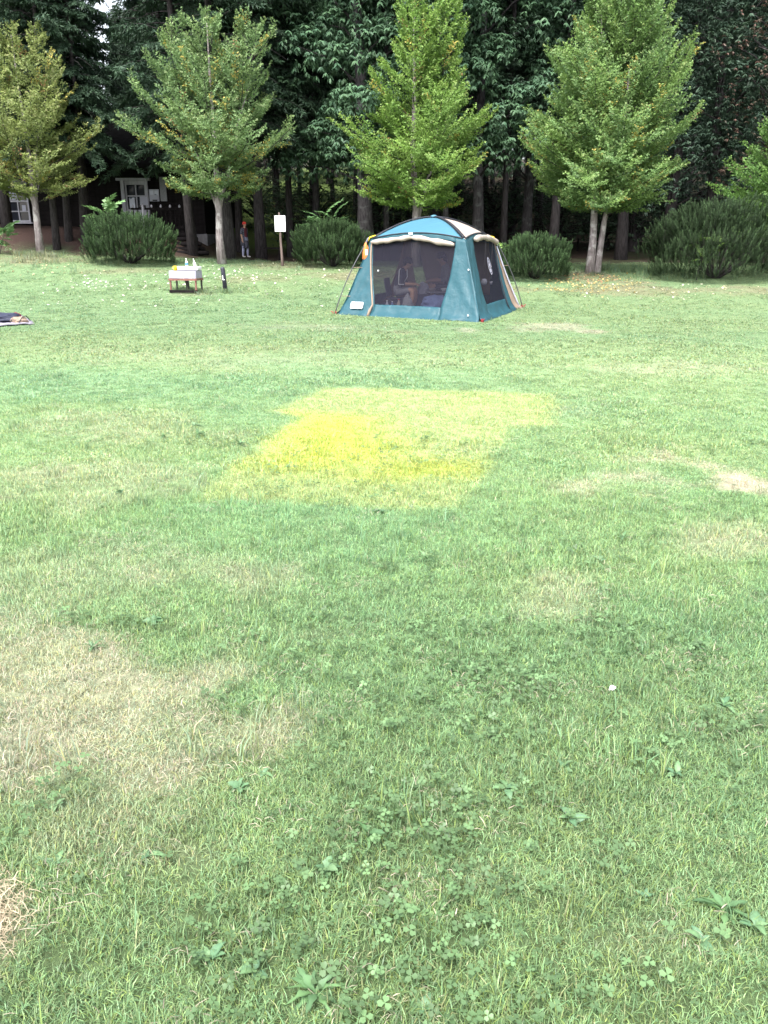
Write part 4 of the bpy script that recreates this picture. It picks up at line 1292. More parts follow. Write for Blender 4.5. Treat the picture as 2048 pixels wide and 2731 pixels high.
pts = [tw(tN, tR, .97, v)[0] + tw(tN, tR, .97, v)[1] * .05 for v in np.linspace(0, .9, 9)]
MB().tube(pts, .017, 6).build('side_trim', M['white_cloth'], tent, True)
pts = [tw(tN, tR, sr_(v), v)[0] + tw(tN, tR, sr_(v), v)[1] * .02 for v in np.linspace(.02, .97, 12)]
MB().tube(pts, .014, 6).build('side_zip', M['black_fab'], tent, True)
for A, dv in ((tL, -1), (tR, 1)):                            # yellow guy cords under the eaves
    o_ = (A - tc0).normalized(); a = top(A) - Vector((tc0.x, tc0.y, 0))
    MB().tube([a - o_ * .30 + Vector((0, 0, .13)), a + o_ * .02 + Vector((0, 0, .05)), a + o_ * .06 + Vector((0, 0, -.03))], .014, 6).build('guy_cord', M['yellow'], tent, True)
for u, v, w_ in ((.985, .62, 0), (.93, .07, 0), (.20, .56, 0)):
    p, n = tw(tL, tN, u, v); MB().lathe([(.018, 0), (.012, .03)], 8, p + n * .05).build('toggle', M['white'], tent, True)


def frame_on(A, B, u, v, off):
    p, n = tw(A, B, u, v); p2, _ = tw(A, B, u + .02, v); p3, _ = tw(A, B, u, v + .03)
    x = (p2 - p).normalized(); y = (p3 - p); y = (y - x * y.dot(x)).normalized(); zz = x.cross(y)
    m_ = Matrix((x, y, zz)).transposed().to_4x4(); m_.translation = p + n * off
    return m_


def flat(name, pts, z0, z1, mat_, parent, holes=None):
    mb = MB(); n_ = len(pts)
    if holes is None:
        mb.add([(x, y, z0) for x, y in pts] + [(x, y, z1) for x, y in pts], [list(range(n_))[::-1], list(range(n_, 2 * n_))] + [(i, (i + 1) % n_, n_ + (i + 1) % n_, n_ + i) for i in range(n_)])
    else:
        vs = [(x, y, z0) for x, y in pts] + [(x, y, z0) for x, y in holes] + [(x, y, z1) for x, y in pts] + [(x, y, z1) for x, y in holes]
        fs = []
        for i in range(n_):
            j = (i + 1) % n_
            fs += [(2 * n_ + i, 2 * n_ + j, 3 * n_ + j, 3 * n_ + i), (i, j, 2 * n_ + j, 2 * n_ + i), (n_ + j, n_ + i, 3 * n_ + i, 3 * n_ + j), (j, i, n_ + i, n_ + j)]
        mb.add(vs, fs)
    return mb.build(name, mat_, parent)


def rrect(w, h, r, n=5):
    out = []
    for cx_, cy_, a0 in ((w / 2 - r, h / 2 - r, 0), (-w / 2 + r, h / 2 - r, 90), (-w / 2 + r, -h / 2 + r, 180), (w / 2 - r, -h / 2 + r, 270)):
        for k in range(n + 1): a = R(a0 + 90 * k / n); out.append((cx_ + r * math.cos(a), cy_ + r * math.sin(a)))
    return out


lb_ = flat('brand_label', rrect(.33, .155, .03), -.003, .003, M['white'], tent)
lb_.matrix_basis = frame_on(tL, tN, .118, .135, .055)
flat('label_border', rrect(.305, .132, .022), .0035, .005, M['red'], lb_, rrect(.275, .102, .016))
fc = bpy.data.curves.new('label_text', 'FONT'); fc.body = 'Coleman'; fc.size = .074; fc.align_x = 'CENTER'; fc.align_y = 'CENTER'; fc.extrude = .001; fc.offset = .0012
fc.materials.append(M['red'])
ft0 = bpy.data.objects.new('letters', fc); COL.objects.link(ft0); bpy.context.view_layer.update()
ft = link('lettering', bpy.data.meshes.new_from_object(ft0.evaluated_get(bpy.context.evaluated_depsgraph_get())), lb_); bpy.data.objects.remove(ft0)
if not len(ft.data.materials): ft.data.materials.append(M['red'])
ft.location = (0, -.012, .006)
MB().box((0, .036, .005), (.25, .016, .002)).build('label_bar', M['red'], lb_)
ov = lambda a, b_: [(a * math.cos(R(k * 12)), b_ * math.sin(R(k * 12))) for k in range(30)]
em = flat('lantern_emblem', ov(.115, .20), 0, .004, M['white_cloth'], tent, ov(.095, .178))
em.matrix_basis = frame_on(tN, tR, .60, .60, .012)
lan = MB()
for (cx_, cy_, w_, h_) in ((0, .125, .02, .03), (0, .095, .07, .02), (0, .065, .045, .025), (-.032, .03, .014, .045), (.032, .03, .014, .045), (0, .03, .022, .04), (0, -.002, .08, .016), (0, -.035, .04, .04), (0, -.085, .062, .05), (0, -.125, .085, .018)):
    lan.box((cx_, cy_, .002), (w_, h_, .004))
lan.build('lantern_mark', M['white_cloth'], em)
# ground cloth inside
gcloth = thing('ground_cloth', (tc0.x, tc0.y, 0), 'dark ground cloth spread inside the screen tent', 'ground cloth')
qs = [(p.lerp(tc0, .06)) for p in (tL, tN, tR, tB)]
mb = MB(); V = []
for j in range(9):
    for i in range(9):
        a = qs[0].lerp(qs[1], i / 8); c = qs[3].lerp(qs[2], i / 8); p = a.lerp(c, j / 8)
        V.append((p.x - tc0.x, p.y - tc0.y, float(gz(p.x, p.y)) + .035 + .012 * random.random()))
mb.add(V, [(j * 9 + i, j * 9 + i + 1, j * 9 + i + 10, j * 9 + i + 9) for j in range(8) for i in range(8)])
mb.build('sheet', M['navyfab'], gcloth, True)

# orange bag on the tent corner
a = top(tL); o_ = (tL - tc0).normalized()
bgp = a + o_ * .12 + Vector((0, 0, -.06))
bag = thing('orange_bag', bgp, 'orange plastic bag hanging from the left eave corner of the tent', 'bag')
mb = MB(); mb.lathe([(.012, 0), (.03, -.05), (.065, -.13), (.08, -.26), (.075, -.36), (.05, -.43), (.015, -.44)], 14)
mb.v = [(v[0] * 1.0 + .012 * math.sin(v[2] * 40 + v[1] * 60), v[1] * .6 + .01 * math.sin(v[2] * 31), v[2]) for v in mb.v]
mb.build('pouch', M['orange'], bag, True)
MB().tube([(0, 0, -.01), (.03, 0, .06), (.06, .02, .10)], .006, 5).build('cord', M['white_cloth'], bag)
mb = MB(); mb.box((.012, -.052, -.22), (.05, .006, .12)); mb.build('white_print', M['white'], bag)


# ------------------------------------------------------------------ people
def person(name, loc, label, J, E, zones, mats, rz=0, scale=1.0, root_joint='pelvis'):
    me = bpy.data.meshes.new(name); names = list(J)
    me.from_pydata([J[k][0] for k in names], [(names.index(a), names.index(b_)) for a, b_ in E], [])
    o = bpy.data.objects.new(name, me); COL.objects.link(o)
    o.modifiers.new('skin', 'SKIN').use_smooth_shade = True
    sv = me.skin_vertices[0].data
    for i, k in enumerate(names):
        r = J[k][1]; sv[i].radius = r if isinstance(r, tuple) else (r, r); sv[i].use_root = k == root_joint
    sd = o.modifiers.new('sub', 'SUBSURF'); sd.levels = 2; sd.render_levels = 2
    dg = bpy.context.evaluated_depsgraph_get(); dg.update()
    nm = bpy.data.meshes.new_from_object(o.evaluated_get(dg))
    o.modifiers.clear(); o.data = nm; nm.name = name
    nm.materials.clear()
    for mm in mats: nm.materials.append(mm)
    segs = [(Vector(J[a][0]), Vector(J[b_][0]), zones(a, b_)) for a, b_ in E]
    for p in nm.polygons:
        c = p.center; best = 1e9
        for a, b_, zf in segs:
            d = b_ - a; t_ = max(0, min(1, (c - a).dot(d) / max(1e-9, d.length_squared))); q = (c - a - d * t_).length
            if q < best: best = q; p.material_index = zf(t_) if callable(zf) else zf
    o.location = loc; o.rotation_euler = (0, 0, rz); o.scale = (scale,) * 3
    return tag(o, label, 'person')


def add_hand(J, E, wrist, pre, d, curl=(0, 0, -1), side=(0, 1, 0), s=1.0):
    w = Vector(J[wrist][0]); d = Vector(d).normalized(); c = Vector(curl).normalized(); sd_ = Vector(side).normalized()
    J[pre + 'palm'] = (tuple(w + d * .055 * s), (.030, .020)); E.append((wrist, pre + 'palm'))
    for k, (off, ln) in enumerate(((-.03, .062), (-.01, .072), (.01, .068), (.03, .052))):
        a = w + d * .095 * s + sd_ * off; b_ = a + d * ln * .5 + c * .008; e = a + d * ln * .85 + c * .03
        J[pre + f'f{k}a'] = (tuple(a), .0095); J[pre + f'f{k}b'] = (tuple(b_), .0088); J[pre + f'f{k}c'] = (tuple(e), .0075)
        E += [(pre + 'palm', pre + f'f{k}a'), (pre + f'f{k}a', pre + f'f{k}b'), (pre + f'f{k}b', pre + f'f{k}c')]
    a = w + d * .05 * s - sd_ * .045; b_ = a + d * .04 - sd_ * .012
    J[pre + 'ta'] = (tuple(a), .011); J[pre + 'tb'] = (tuple(b_), .009); E += [(pre + 'palm', pre + 'ta'), (pre + 'ta', pre + 'tb')]


def face(o, c, fwd, up, rr=.085):
    """eyes, brows and mouth on a head"""
    f = Vector(fwd).normalized(); u = Vector(up).normalized(); s = u.cross(f); c = Vector(c)
    mb = MB()
    for k in (-1, 1): mb.lathe([(.004, -.006), (.011, 0), (.004, .006)], 8, c + f * rr * .93 + s * .032 * k + u * .008)
    mb.box(c + f * rr * .92 - u * .052, (.012, .04, .010))
    mb.build('face_details', M['hair'], o)


def head_chain(J, E, neck, c, fwd, up):
    f = Vector(fwd).normalized(); u = Vector(up).normalized(); c = Vector(c); s = u.cross(f)
    J['jaw'] = (tuple(c - u * .062 + f * .022), .058); J['skull'] = (tuple(c + u * .012), (.088, .082)); J['crown'] = (tuple(c + u * .085 - f * .01), .060)
    J['nose'] = (tuple(c + f * .108 - u * .022), .012)
    E += [(neck, 'jaw'), ('jaw', 'skull'), ('skull', 'crown'), ('skull', 'nose')]
    for k in (-1, 1):
        J[f'ear{k}'] = (tuple(c + s * .088 * k - f * .012 - u * .012), .014); E.append(('skull', f'ear{k}'))


def shell(name, rings, mat_, parent, a0=0, a1=360, n=22, thick=.012):
    """cloth shell: rings of (centre, rx, ry) swept over an arc of angles"""
    V = []; F = []
    for (c, rx, ry) in rings:
        for i in range(n + 1):
            a = R(a0 + (a1 - a0) * i / n); V.append((c[0] + rx * math.cos(a), c[1] + ry * math.sin(a), c[2]))
    for j in range(len(rings) - 1):
        for i in range(n): q = j * (n + 1) + i; F.append((q, q + 1, q + n + 2, q + n + 1))
    me = bpy.data.meshes.new(name); me.from_pydata(V, [], F); me.materials.append(mat_); me.polygons.foreach_set('use_smooth', [True] * len(F)); me.update()
    o = link(name, me, parent); sf = o.modifiers.new('thick', 'SOLIDIFY'); sf.thickness = thick
    return o


# standing person with the red cap (faces +X of the figure)
J = {'pelvis': ((0, 0, .92), (.135, .115)), 'spine': ((.0, 0, 1.12), (.125, .105)), 'chest': ((.0, 0, 1.30), (.15, .115)), 'neck': ((.01, 0, 1.43), .05)}
E = [('pelvis', 'spine'), ('spine', 'chest'), ('chest', 'neck')]
for k, sx in (('l', 1), ('r', -1)):
    st_ = .06 if k == 'l' else -.05
    J['hip' + k] = ((.01, .095 * sx, .86), .10); J['knee' + k] = ((.02 + st_, .105 * sx, .48), .073); J['shin' + k] = ((.0 + st_, .11 * sx, .28), .066); J['ank' + k] = ((-.01 + st_ * 1.2, .11 * sx, .085), .05)
    J['heel' + k] = ((-.02 + st_ * 1.2, .11 * sx, .045), .040); J['toe' + k] = ((.15 + st_ * 1.2, .125 * sx, .032), .032)
    E += [('pelvis', 'hip' + k), ('hip' + k, 'knee' + k), ('knee' + k, 'shin' + k), ('shin' + k, 'ank' + k), ('ank' + k, 'heel' + k), ('heel' + k, 'toe' + k)]
    J['sho' + k] = ((-.01, .175 * sx, 1.35), .06); J['elb' + k] = ((-.03, .225 * sx, 1.08), .045); J['wri' + k] = ((.03, .235 * sx, .86), .03)
    E += [('chest', 'sho' + k), ('sho' + k, 'elb' + k), ('elb' + k, 'wri' + k)]
    add_hand(J, E, 'wri' + k, k, (.1, 0, -1), (.3, -.8 * sx, 0), (1, 0, 0))
head_chain(J, E, 'neck', (.035, 0, 1.545), (1, 0, -.05), (0, 0, 1))


def z_stand(a, b_):
    if b_[:3] in ('hip', 'kne', 'shi', 'ank') : return 1
    if b_[:4] in ('heel',) or b_[:3] == 'toe': return 2
    if a in ('pelvis', 'spine') or b_[:3] == 'sho': return 3
    if a == 'chest': return lambda t_: 3 if t_ < .75 else 0
    if a[:3] == 'sho': return lambda t_: 3 if t_ < .7 else 0
    return 0


g = stand(655, 34.6)
hgt = at(655, 592, 34.6).z - g.z
psn = person('person', (g.x, g.y, g.z), 'standing person in a red cap and open checked shirt among the trunks', J, E, z_stand, [M['skin'], M['jeans'], M['shoe'], M['maroon']], R(-28), hgt / 1.68)
face(psn, (.035, 0, 1.545), (1, 0, -.05), (0, 0, 1))
mb = MB(); mb.lathe([(.098, 1.565), (.102, 1.60), (.095, 1.645), (.07, 1.68), (.02, 1.695)], 18, (.02, 0, 0)); mb.build('cap', M['redcap'], psn, True)
V = [(.10, -.075, 1.585), (.10, .075, 1.585), (.155, .07, 1.577), (.195, .035, 1.565), (.195, -.035, 1.565), (.155, -.07, 1.577)]
mb = MB(); mb.add(V + [(x, y, z + .008) for x, y, z in V], [(0, 5, 4, 3, 2, 1), (6, 7, 8, 9, 10, 11)] + [(i, (i + 1) % 6, 6 + (i + 1) % 6, 6 + i) for i in range(6)]); mb.build('cap_brim', M['ink'], psn)
mb = MB(); mb.tube([(-.05, 0, 1.58), (-.085, 0, 1.52), (-.075, 0, 1.44), (-.08, 0, 1.36)], [.06, .05, .035, .012], 10); mb.build('hair', M['hair'], psn, True)
shell('open_shirt', [((0, 0, 1.41), .09, .10), ((-.005, 0, 1.36), .145, .185), ((-.005, 0, 1.22), .155, .19), ((-.01, 0, 1.05), .155, .185), ((-.01, 0, .88), .17, .20), ((-.015, 0, .70), .185, .215), ((-.02, 0, .56), .19, .22)], M['check'], psn, 48, 312)
for sx in (-1, 1):
    mb = MB(); mb.tube([(-.01, .165 * sx, 1.375), (-.02, .205 * sx, 1.24), (-.028, .228 * sx, 1.09)], [.075, .072, .07], 12, False); mb.build('sleeve', M['check'], psn, True)
shell('tied_garment', [((.0, 0, .80), .165, .165), ((.01, 0, .70), .17, .165), ((.02, 0, .55), .16, .155), ((.02, 0, .45), .155, .15)], M['check'], psn, 0, 360)


# seated people inside the tent
def seated(lean, arm, head_fwd):
    J = {'pelvis': ((0, 0, .40), (.15, .125)), 'spine': ((.03 + lean * .3, 0, .60), (.135, .115)), 'chest': ((.05 + lean * .75, 0, .80), (.155, .12)), 'neck': ((.08 + lean, 0, .95), .052)}
    E = [('pelvis', 'spine'), ('spine', 'chest'), ('chest', 'neck')]
    for k, sx in (('l', 1), ('r', -1)):
        J['hip' + k] = ((.06, .10 * sx, .40), .105); J['knee' + k] = ((.46, .16 * sx, .46), .075); J['shin' + k] = ((.45, .16 * sx, .25), .062); J['ank' + k] = ((.42, .15 * sx, .10), .045)
        J['heel' + k] = ((.40, .15 * sx, .055), .04); J['toe' + k] = ((.57, .17 * sx, .04), .034)
        E += [('pelvis', 'hip' + k), ('hip' + k, 'knee' + k), ('knee' + k, 'shin' + k), ('shin' + k, 'ank' + k), ('ank' + k, 'heel' + k), ('heel' + k, 'toe' + k)]
        J['sho' + k] = ((.05 + lean * .8, .185 * sx, .86), .062); J['elb' + k] = ((.10 + lean * .5, .25 * sx, .60), .048); J['wri' + k] = ((.36 + arm, .13 * sx, .56 + arm * .3), .032)
        E += [('chest', 'sho' + k), ('sho' + k, 'elb' + k), ('elb' + k, 'wri' + k)]
        add_hand(J, E, 'wri' + k, k, (1, -.25 * sx, -.1), (0, 0, -1), (0, 1, 0))
    hc = Vector((.13 + lean * 1.15, 0, 1.05)); head_chain(J, E, 'neck', hc, head_fwd, (.25, 0, 1))
    return J, E, hc


def z_seat(a, b_):
    if b_[:3] in ('hip',): return 1
    if a[:3] == 'hip': return lambda t_: 1 if t_ < .82 else 0
    if b_[:4] == 'heel' or b_[:3] == 'toe': return 3
    if a in ('pelvis', 'spine') or b_[:3] == 'sho': return 2
    if a == 'chest': return lambda t_: 2 if t_ < .7 else 0
    if a[:3] in ('sho',): return 2
    if a[:3] == 'elb': return lambda t_: 2 if t_ < .35 else 0
    return 0


def chair(loc, rz, label):
    c = thing('camp_chair', loc, label, 'chair', None, rz)
    MB().box((.08, 0, .26), (.46, .50, .03)).build('seat', M['navyfab'], c, bevel=.01)
    MB().box((-.17, 0, .52), (.03, .50, .42), Matrix.Rotation(R(-10), 3, 'Y')).build('backrest', M['navyfab'], c, bevel=.01)
    for sx in (-1, 1):
        MB().bar((-.16, sx * .24, .03), (.30, sx * .24, .26), .022).build('leg', M['pole'], c)
        MB().bar((.29, sx * .265, .03), (-.15, sx * .265, .28), .022).build('leg', M['pole'], c)


def hairdo(o, c, up, fwd, long=False):
    c = Vector(c); u = Vector(up).normalized(); f = Vector(fwd).normalized()
    mb = MB(); q = u.to_track_quat('Z', 'X').to_matrix()
    prof = [(.100, -.005), (.104, .04), (.094, .085), (.06, .12), (.015, .13)]
    t2 = MB(); t2.lathe(prof, 16)
    mb.add([c - f * .018 + q @ Vector(v) for v in t2.v], t2.f)
    mb.tube([c - f * .055 + u * .04, c - f * .075 - u * .03, c - f * .07 - u * (.16 if long else .085)], [.075, .065, .03], 10)
    mb.build('hair', M['hair'], o, True)


fl0 = .05
pA = Vector((.26, 20.2, float(gz(.26, 20.2)) + fl0))
JA, EA, hA = seated(.17, .08, (1, -.1, -.35))
pa = person('person', pA, 'person in a white striped dark jacket sitting bent forward inside the tent', JA, EA, z_seat, [M['skin'], M['grey'], M['navy'], M['shoe']], R(-14), 1.02)
hairdo(pa, hA, (.25, 0, 1), (1, 0, -.2))
face(pa, hA, (1, -.1, -.35), (.25, 0, 1))
for sx in (-1, 1):
    e0, e1, e2 = [Vector(JA[k + ('l' if sx > 0 else 'r')][0]) for k in ('sho', 'elb', 'wri')]
    off = Vector((-.03, .05 * sx, .045))
    MB().tube([e0 + off + Vector((.03, -.05 * sx, .03)), e0 + off, (e0 + e1) / 2 + Vector((-.03, .055 * sx, .0)), e1 + Vector((-.03, .045 * sx, -.01)), e1.lerp(e2, .35) + Vector((0, .045 * sx, -.015))], .011, 6).build('sleeve_stripe', M['white'], pa, True)
MB().tube([Vector(JA['neck'][0]) + Vector((.05, -.06, -.04)), Vector(JA['chest'][0]) + Vector((.13, -.07, -.05)), Vector(JA['spine'][0]) + Vector((.15, -.07, 0))], .012, 6).build('front_stripe', M['white'], pa, True)
chair((pA.x, pA.y, pA.z), R(-14), 'low dark camp chair under the person in the striped jacket')
pB = Vector((1.62, 20.75, float(gz(1.62, 20.75)) + fl0))
JB, EB, hB = seated(.08, .05, (1, .1, -.25))
pb_ = person('person', pB, 'dark haired person in dark clothes sitting at the right inside the tent', JB, EB, z_seat, [M['skin'], M['navy'], M['grey'], M['shoe']], R(186), 1.10)
hairdo(pb_, hB, (.25, 0, 1), (1, 0, -.2), True)
face(pb_, hB, (1, .1, -.25), (.25, 0, 1))
chair((pB.x, pB.y, pB.z), R(186), 'low dark camp chair under the dark haired person inside the tent')


# ------------------------------------------------------------------ things lying inside the tent
def fl(x, y): return Vector((x, y, float(gz(x, y)) + .05))


def bottle(loc, label, body, capm, h=.24, r=.034):
    b_ = thing('drink_bottle', loc, label, 'bottle', 'bottles on the tent floor')
    MB().lathe([(r * .9, 0), (r, .02), (r, h * .6), (r * .8, h * .72), (r * .38, h * .88), (r * .38, h * .93)], 12).build('body', body, b_, True)
    MB().lathe([(r * .45, h * .93), (r * .45, h)], 10).build('cap', capm, b_, True)
    MB().lathe([(r * 1.02, h * .25), (r * 1.02, h * .5)], 12).build('label_band', M['white_cloth'], b_, True)


bottle(fl(.07, 19.55), 'clear pale drink bottle, leftmost on the tent floor', M['white_cloth'], M['white'], .27, .038)
bottle(fl(.19, 19.5), 'blue drink bottle beside the pale one on the tent floor', M['bluecloth'], M['white'], .25, .036)
bottle(fl(.34, 19.5), 'drink bottle with a red cap beside the blue bottle', M['cream'], M['red'], .30, .045)


def crumple(name, loc, label, cat, size, mat_, seed):
    rg = np.random.default_rng(seed)
    r = thing(name, loc, label, cat)
    bm = bmesh.new(); bmesh.ops.create_icosphere(bm, subdivisions=3, radius=1)
    for v in bm.verts:
        c = v.co.copy(); k = 1 + .55 * (float(fbm(c.x * 2.3 + seed, c.y * 2.3 + c.z * 1.9, 3)) - .5) * 1.6
        v.co = Vector((c.x * size[0] * k, c.y * size[1] * k, max(0, c.z * k + .35) * size[2]))
    me = bpy.data.meshes.new('cloth'); bm.to_mesh(me); bm.free(); me.materials.append(mat_)
    link('heap', me, r)
    return r


crumple('plastic_bag', fl(.10, 19.32), 'white plastic bag lying in front of the drink bottles', 'bag', (.17, .09, .09), M['white_cloth'], 3)
crumple('plastic_bag', fl(1.50, 18.75), 'white plastic bag in the right corner behind the front mesh', 'bag', (.10, .08, .22), M['white_cloth'], 4)
crumple('blanket', fl(1.25, 19.6), 'blue crumpled blanket on the tent floor between the two people', 'blanket', (.42, .32, .28), M['bluecloth'], 5)
crumple('folded_towel', fl(.93, 20.35) + Vector((0, 0, .34)), 'white towel draped over the box beside the striped jacket', 'towel', (.13, .11, .22), M['white_cloth'], 6)
bx_ = thing('storage_box', fl(.93, 20.37), 'dark storage box under the white towel inside the tent', 'box')
MB().box((0, 0, .16), (.34, .28, .32)).build('body', M['navyfab'], bx_, bevel=.015)
MB().box((0, 0, .335), (.37, .31, .03)).build('lid', M['ink'], bx_, bevel=.01)
tb2 = thing('camp_table', fl(1.30, 20.25), 'low camp table with dishes between the two seated people', 'table')
MB().box((0, 0, .40), (.62, .40, .025)).build('tabletop', M['grey'], tb2)
for sx in (-1, 1):
    for sy in (-1, 1): MB().bar((sx * .27, sy * .16, 0), (sx * .27, sy * .16, .388), .022).build('leg', M['pole'], tb2)
for i, (dx, nm, lab, mm) in enumerate(((-.15, 'bowl', 'pale bowl on the left of the low camp table', 'cream'), (.14, 'bowl', 'white bowl on the right of the low camp table', 'white'))):
    b_ = MB().lathe([(.04, 0), (.085, .05), (.09, .075), (.08, .07), (.04, .02)], 14).build(nm, M[mm], None, True); b_.location = fl(1.30 + dx, 20.2) + Vector((0, 0, .413)); tag(b_, lab, 'bowl', 'bowls on the camp table')
crumple('backpack', fl(.55, 19.42), 'dark grey backpack standing behind the front mesh right of the bottles', 'backpack', (.15, .12, .30), M['grey'], 12)
crumple('clothes_pile', fl(1.62, 19.35), 'lilac pile of clothes at the right behind the front mesh', 'clothes', (.22, .18, .26), M['lilac'], 13)
crumple('clothes_pile', fl(1.02, 19.25), 'low pale pile of clothes in front of the blue blanket', 'clothes', (.24, .13, .10), M['white_cloth'], 14)
crumple('sleeping_bag', fl(1.02, 20.85), 'dark green rolled sleeping bag behind the camp table', 'sleeping bag', (.38, .2, .34), M['greenbag'], 15)
ln_ = thing('round_lantern', at(1291, 752, 19.6), 'pale round lantern seen through the side mesh of the tent', 'lantern')
MB().lathe([(.02, -.075), (.055, -.055), (.075, 0), (.055, .055), (.02, .075)], 14).build('globe', M['white_cloth'], ln_, True)
MB().tube([(0, 0, .07), (0, 0, .95)], .004, 5).build('cord', M['ink'], ln_)
cp_ = thing('hanging_cup', at(1309, 755, 19.8), 'small pale cup hanging right of the round lantern', 'cup')
MB().lathe([(.025, -.03), (.035, .03), (.03, .035)], 12).build('bowl', M['white_cloth'], cp_, True)
MB().tube([(0, 0, .03), (0, 0, .9)], .004, 5).build('cord', M['ink'], cp_)

# ------------------------------------------------------------------ collapsed tent at the left edge
g = ground_at(25, 866)
ct = thing('groundsheet', (g.x - .35, g.y, g.z), 'grey groundsheet spread on the lawn at the left edge', 'groundsheet')
a, c, d_, e_ = [ground_at(*q) for q in ((-150, 884), (92, 866), (52, 842), (-150, 838))]
V = []; n_ = 18
for j in range(n_ + 1):
    for i in range(n_ + 1):
        p = a.lerp(c, i / n_).lerp(e_.lerp(d_, i / n_), j / n_)
        V.append((p.x - g.x + .35, p.y - g.y, float(gz(p.x, p.y)) - g.z + .045 + .03 * (float(fbm(p.x * 5, p.y * 5, 3)) - .5) * 2))
mb = MB(); mb.add(V, [(j * (n_ + 1) + i, j * (n_ + 1) + i + 1, (j + 1) * (n_ + 1) + i + 1, (j + 1) * (n_ + 1) + i) for j in range(n_) for i in range(n_)])
o = mb.build('sheet', M['mattgrey'], ct, True); sf = o.modifiers.new('thick', 'SOLIDIFY'); sf.thickness = .03
q = ground_at(-25, 864)
crumple('dark_tent_cloth', q + Vector((0, .1, .03)), 'heap of dark blue tent cloth lying on the grey groundsheet', 'cloth', (.62, .42, .16), M['navyfab'], 8)
q = ground_at(52, 866)
crumple('tan_bag', q + Vector((0, .02, .03)), 'tan cloth bag with dark straps on the corner of the groundsheet', 'bag', (.17, .16, .10), M['tan'], 9)
q2 = MB()
for dx in (-.09, .09): q2.tube([(dx - .02, -.2, .03), (dx, -.05, .125), (dx + .02, .1, .14), (dx + .03, .24, .03)], .010, 5)
q2.build('strap', M['black_fab'], bpy.data.objects['tan_bag'])
crumple('red_cloth', ground_at(40, 856) + Vector((0, .05, .05)), 'small dark red cloth beside the tan bag on the groundsheet', 'cloth', (.12, .10, .09), M['maroon'], 10)


# ------------------------------------------------------------------ grass, clover, fallen leaves (nobody could count these)
def scatter(name, label, P, rot, scl, idx, tint, protos):
    src = bpy.data.collections.new(name + '_patterns')
    for i, me in enumerate(protos):
        src.objects.link(bpy.data.objects.new(f'{name}_pattern_{i:02d}', me))
    me = bpy.data.meshes.new(name)
    n = len(P); me.vertices.add(n); me.vertices.foreach_set('co', np.asarray(P, np.float32).ravel())
    a = me.attributes.new('rot', 'FLOAT_VECTOR', 'POINT'); a.data.foreach_set('vector', np.asarray(rot, np.float32).ravel())
    a = me.attributes.new('scl', 'FLOAT_VECTOR', 'POINT'); a.data.foreach_set('vector', np.asarray(scl, np.float32).ravel())
    a = me.attributes.new('pick', 'INT', 'POINT'); a.data.foreach_set('value', np.asarray(idx, np.int32))
    a = me.attributes.new('tint', 'FLOAT_COLOR', 'POINT'); c = np.ones((n, 4), np.float32); c[:, :3] = tint; a.data.foreach_set('color', c.ravel())
    o = link(name, me); tag(o, label, None, None, 'stuff')
    ng = bpy.data.node_groups.new(name, 'GeometryNodeTree')
    ng.interface.new_socket('Geometry', in_out='INPUT', socket_type='NodeSocketGeometry')
    ng.interface.new_socket('Geometry', in_out='OUTPUT', socket_type='NodeSocketGeometry')
    N_ = ng.nodes; gi = N_.new('NodeGroupInput'); go = N_.new('NodeGroupOutput')
    ci = N_.new('GeometryNodeCollectionInfo'); ci.inputs[0].default_value = src; ci.inputs[1].default_value = True; ci.inputs[2].default_value = True
    ip = N_.new('GeometryNodeInstanceOnPoints'); ip.inputs['Pick Instance'].default_value = True

    def na(nm, ty):
        q = N_.new('GeometryNodeInputNamedAttribute'); q.data_type = ty; q.inputs[0].default_value = nm; return q.outputs[0]
    er = N_.new('FunctionNodeEulerToRotation')
    ng.links.new(na('rot', 'FLOAT_VECTOR'), er.inputs[0]); ng.links.new(er.outputs[0], ip.inputs['Rotation'])
    ng.links.new(na('scl', 'FLOAT_VECTOR'), ip.inputs['Scale']); ng.links.new(na('pick', 'INT'), ip.inputs['Instance Index'])
    ng.links.new(gi.outputs[0], ip.inputs['Points']); ng.links.new(ci.outputs[0], ip.inputs['Instance']); ng.links.new(ip.outputs[0], go.inputs[0])
    md = o.modifiers.new('scatter', 'NODES'); md.node_group = ng
    return o


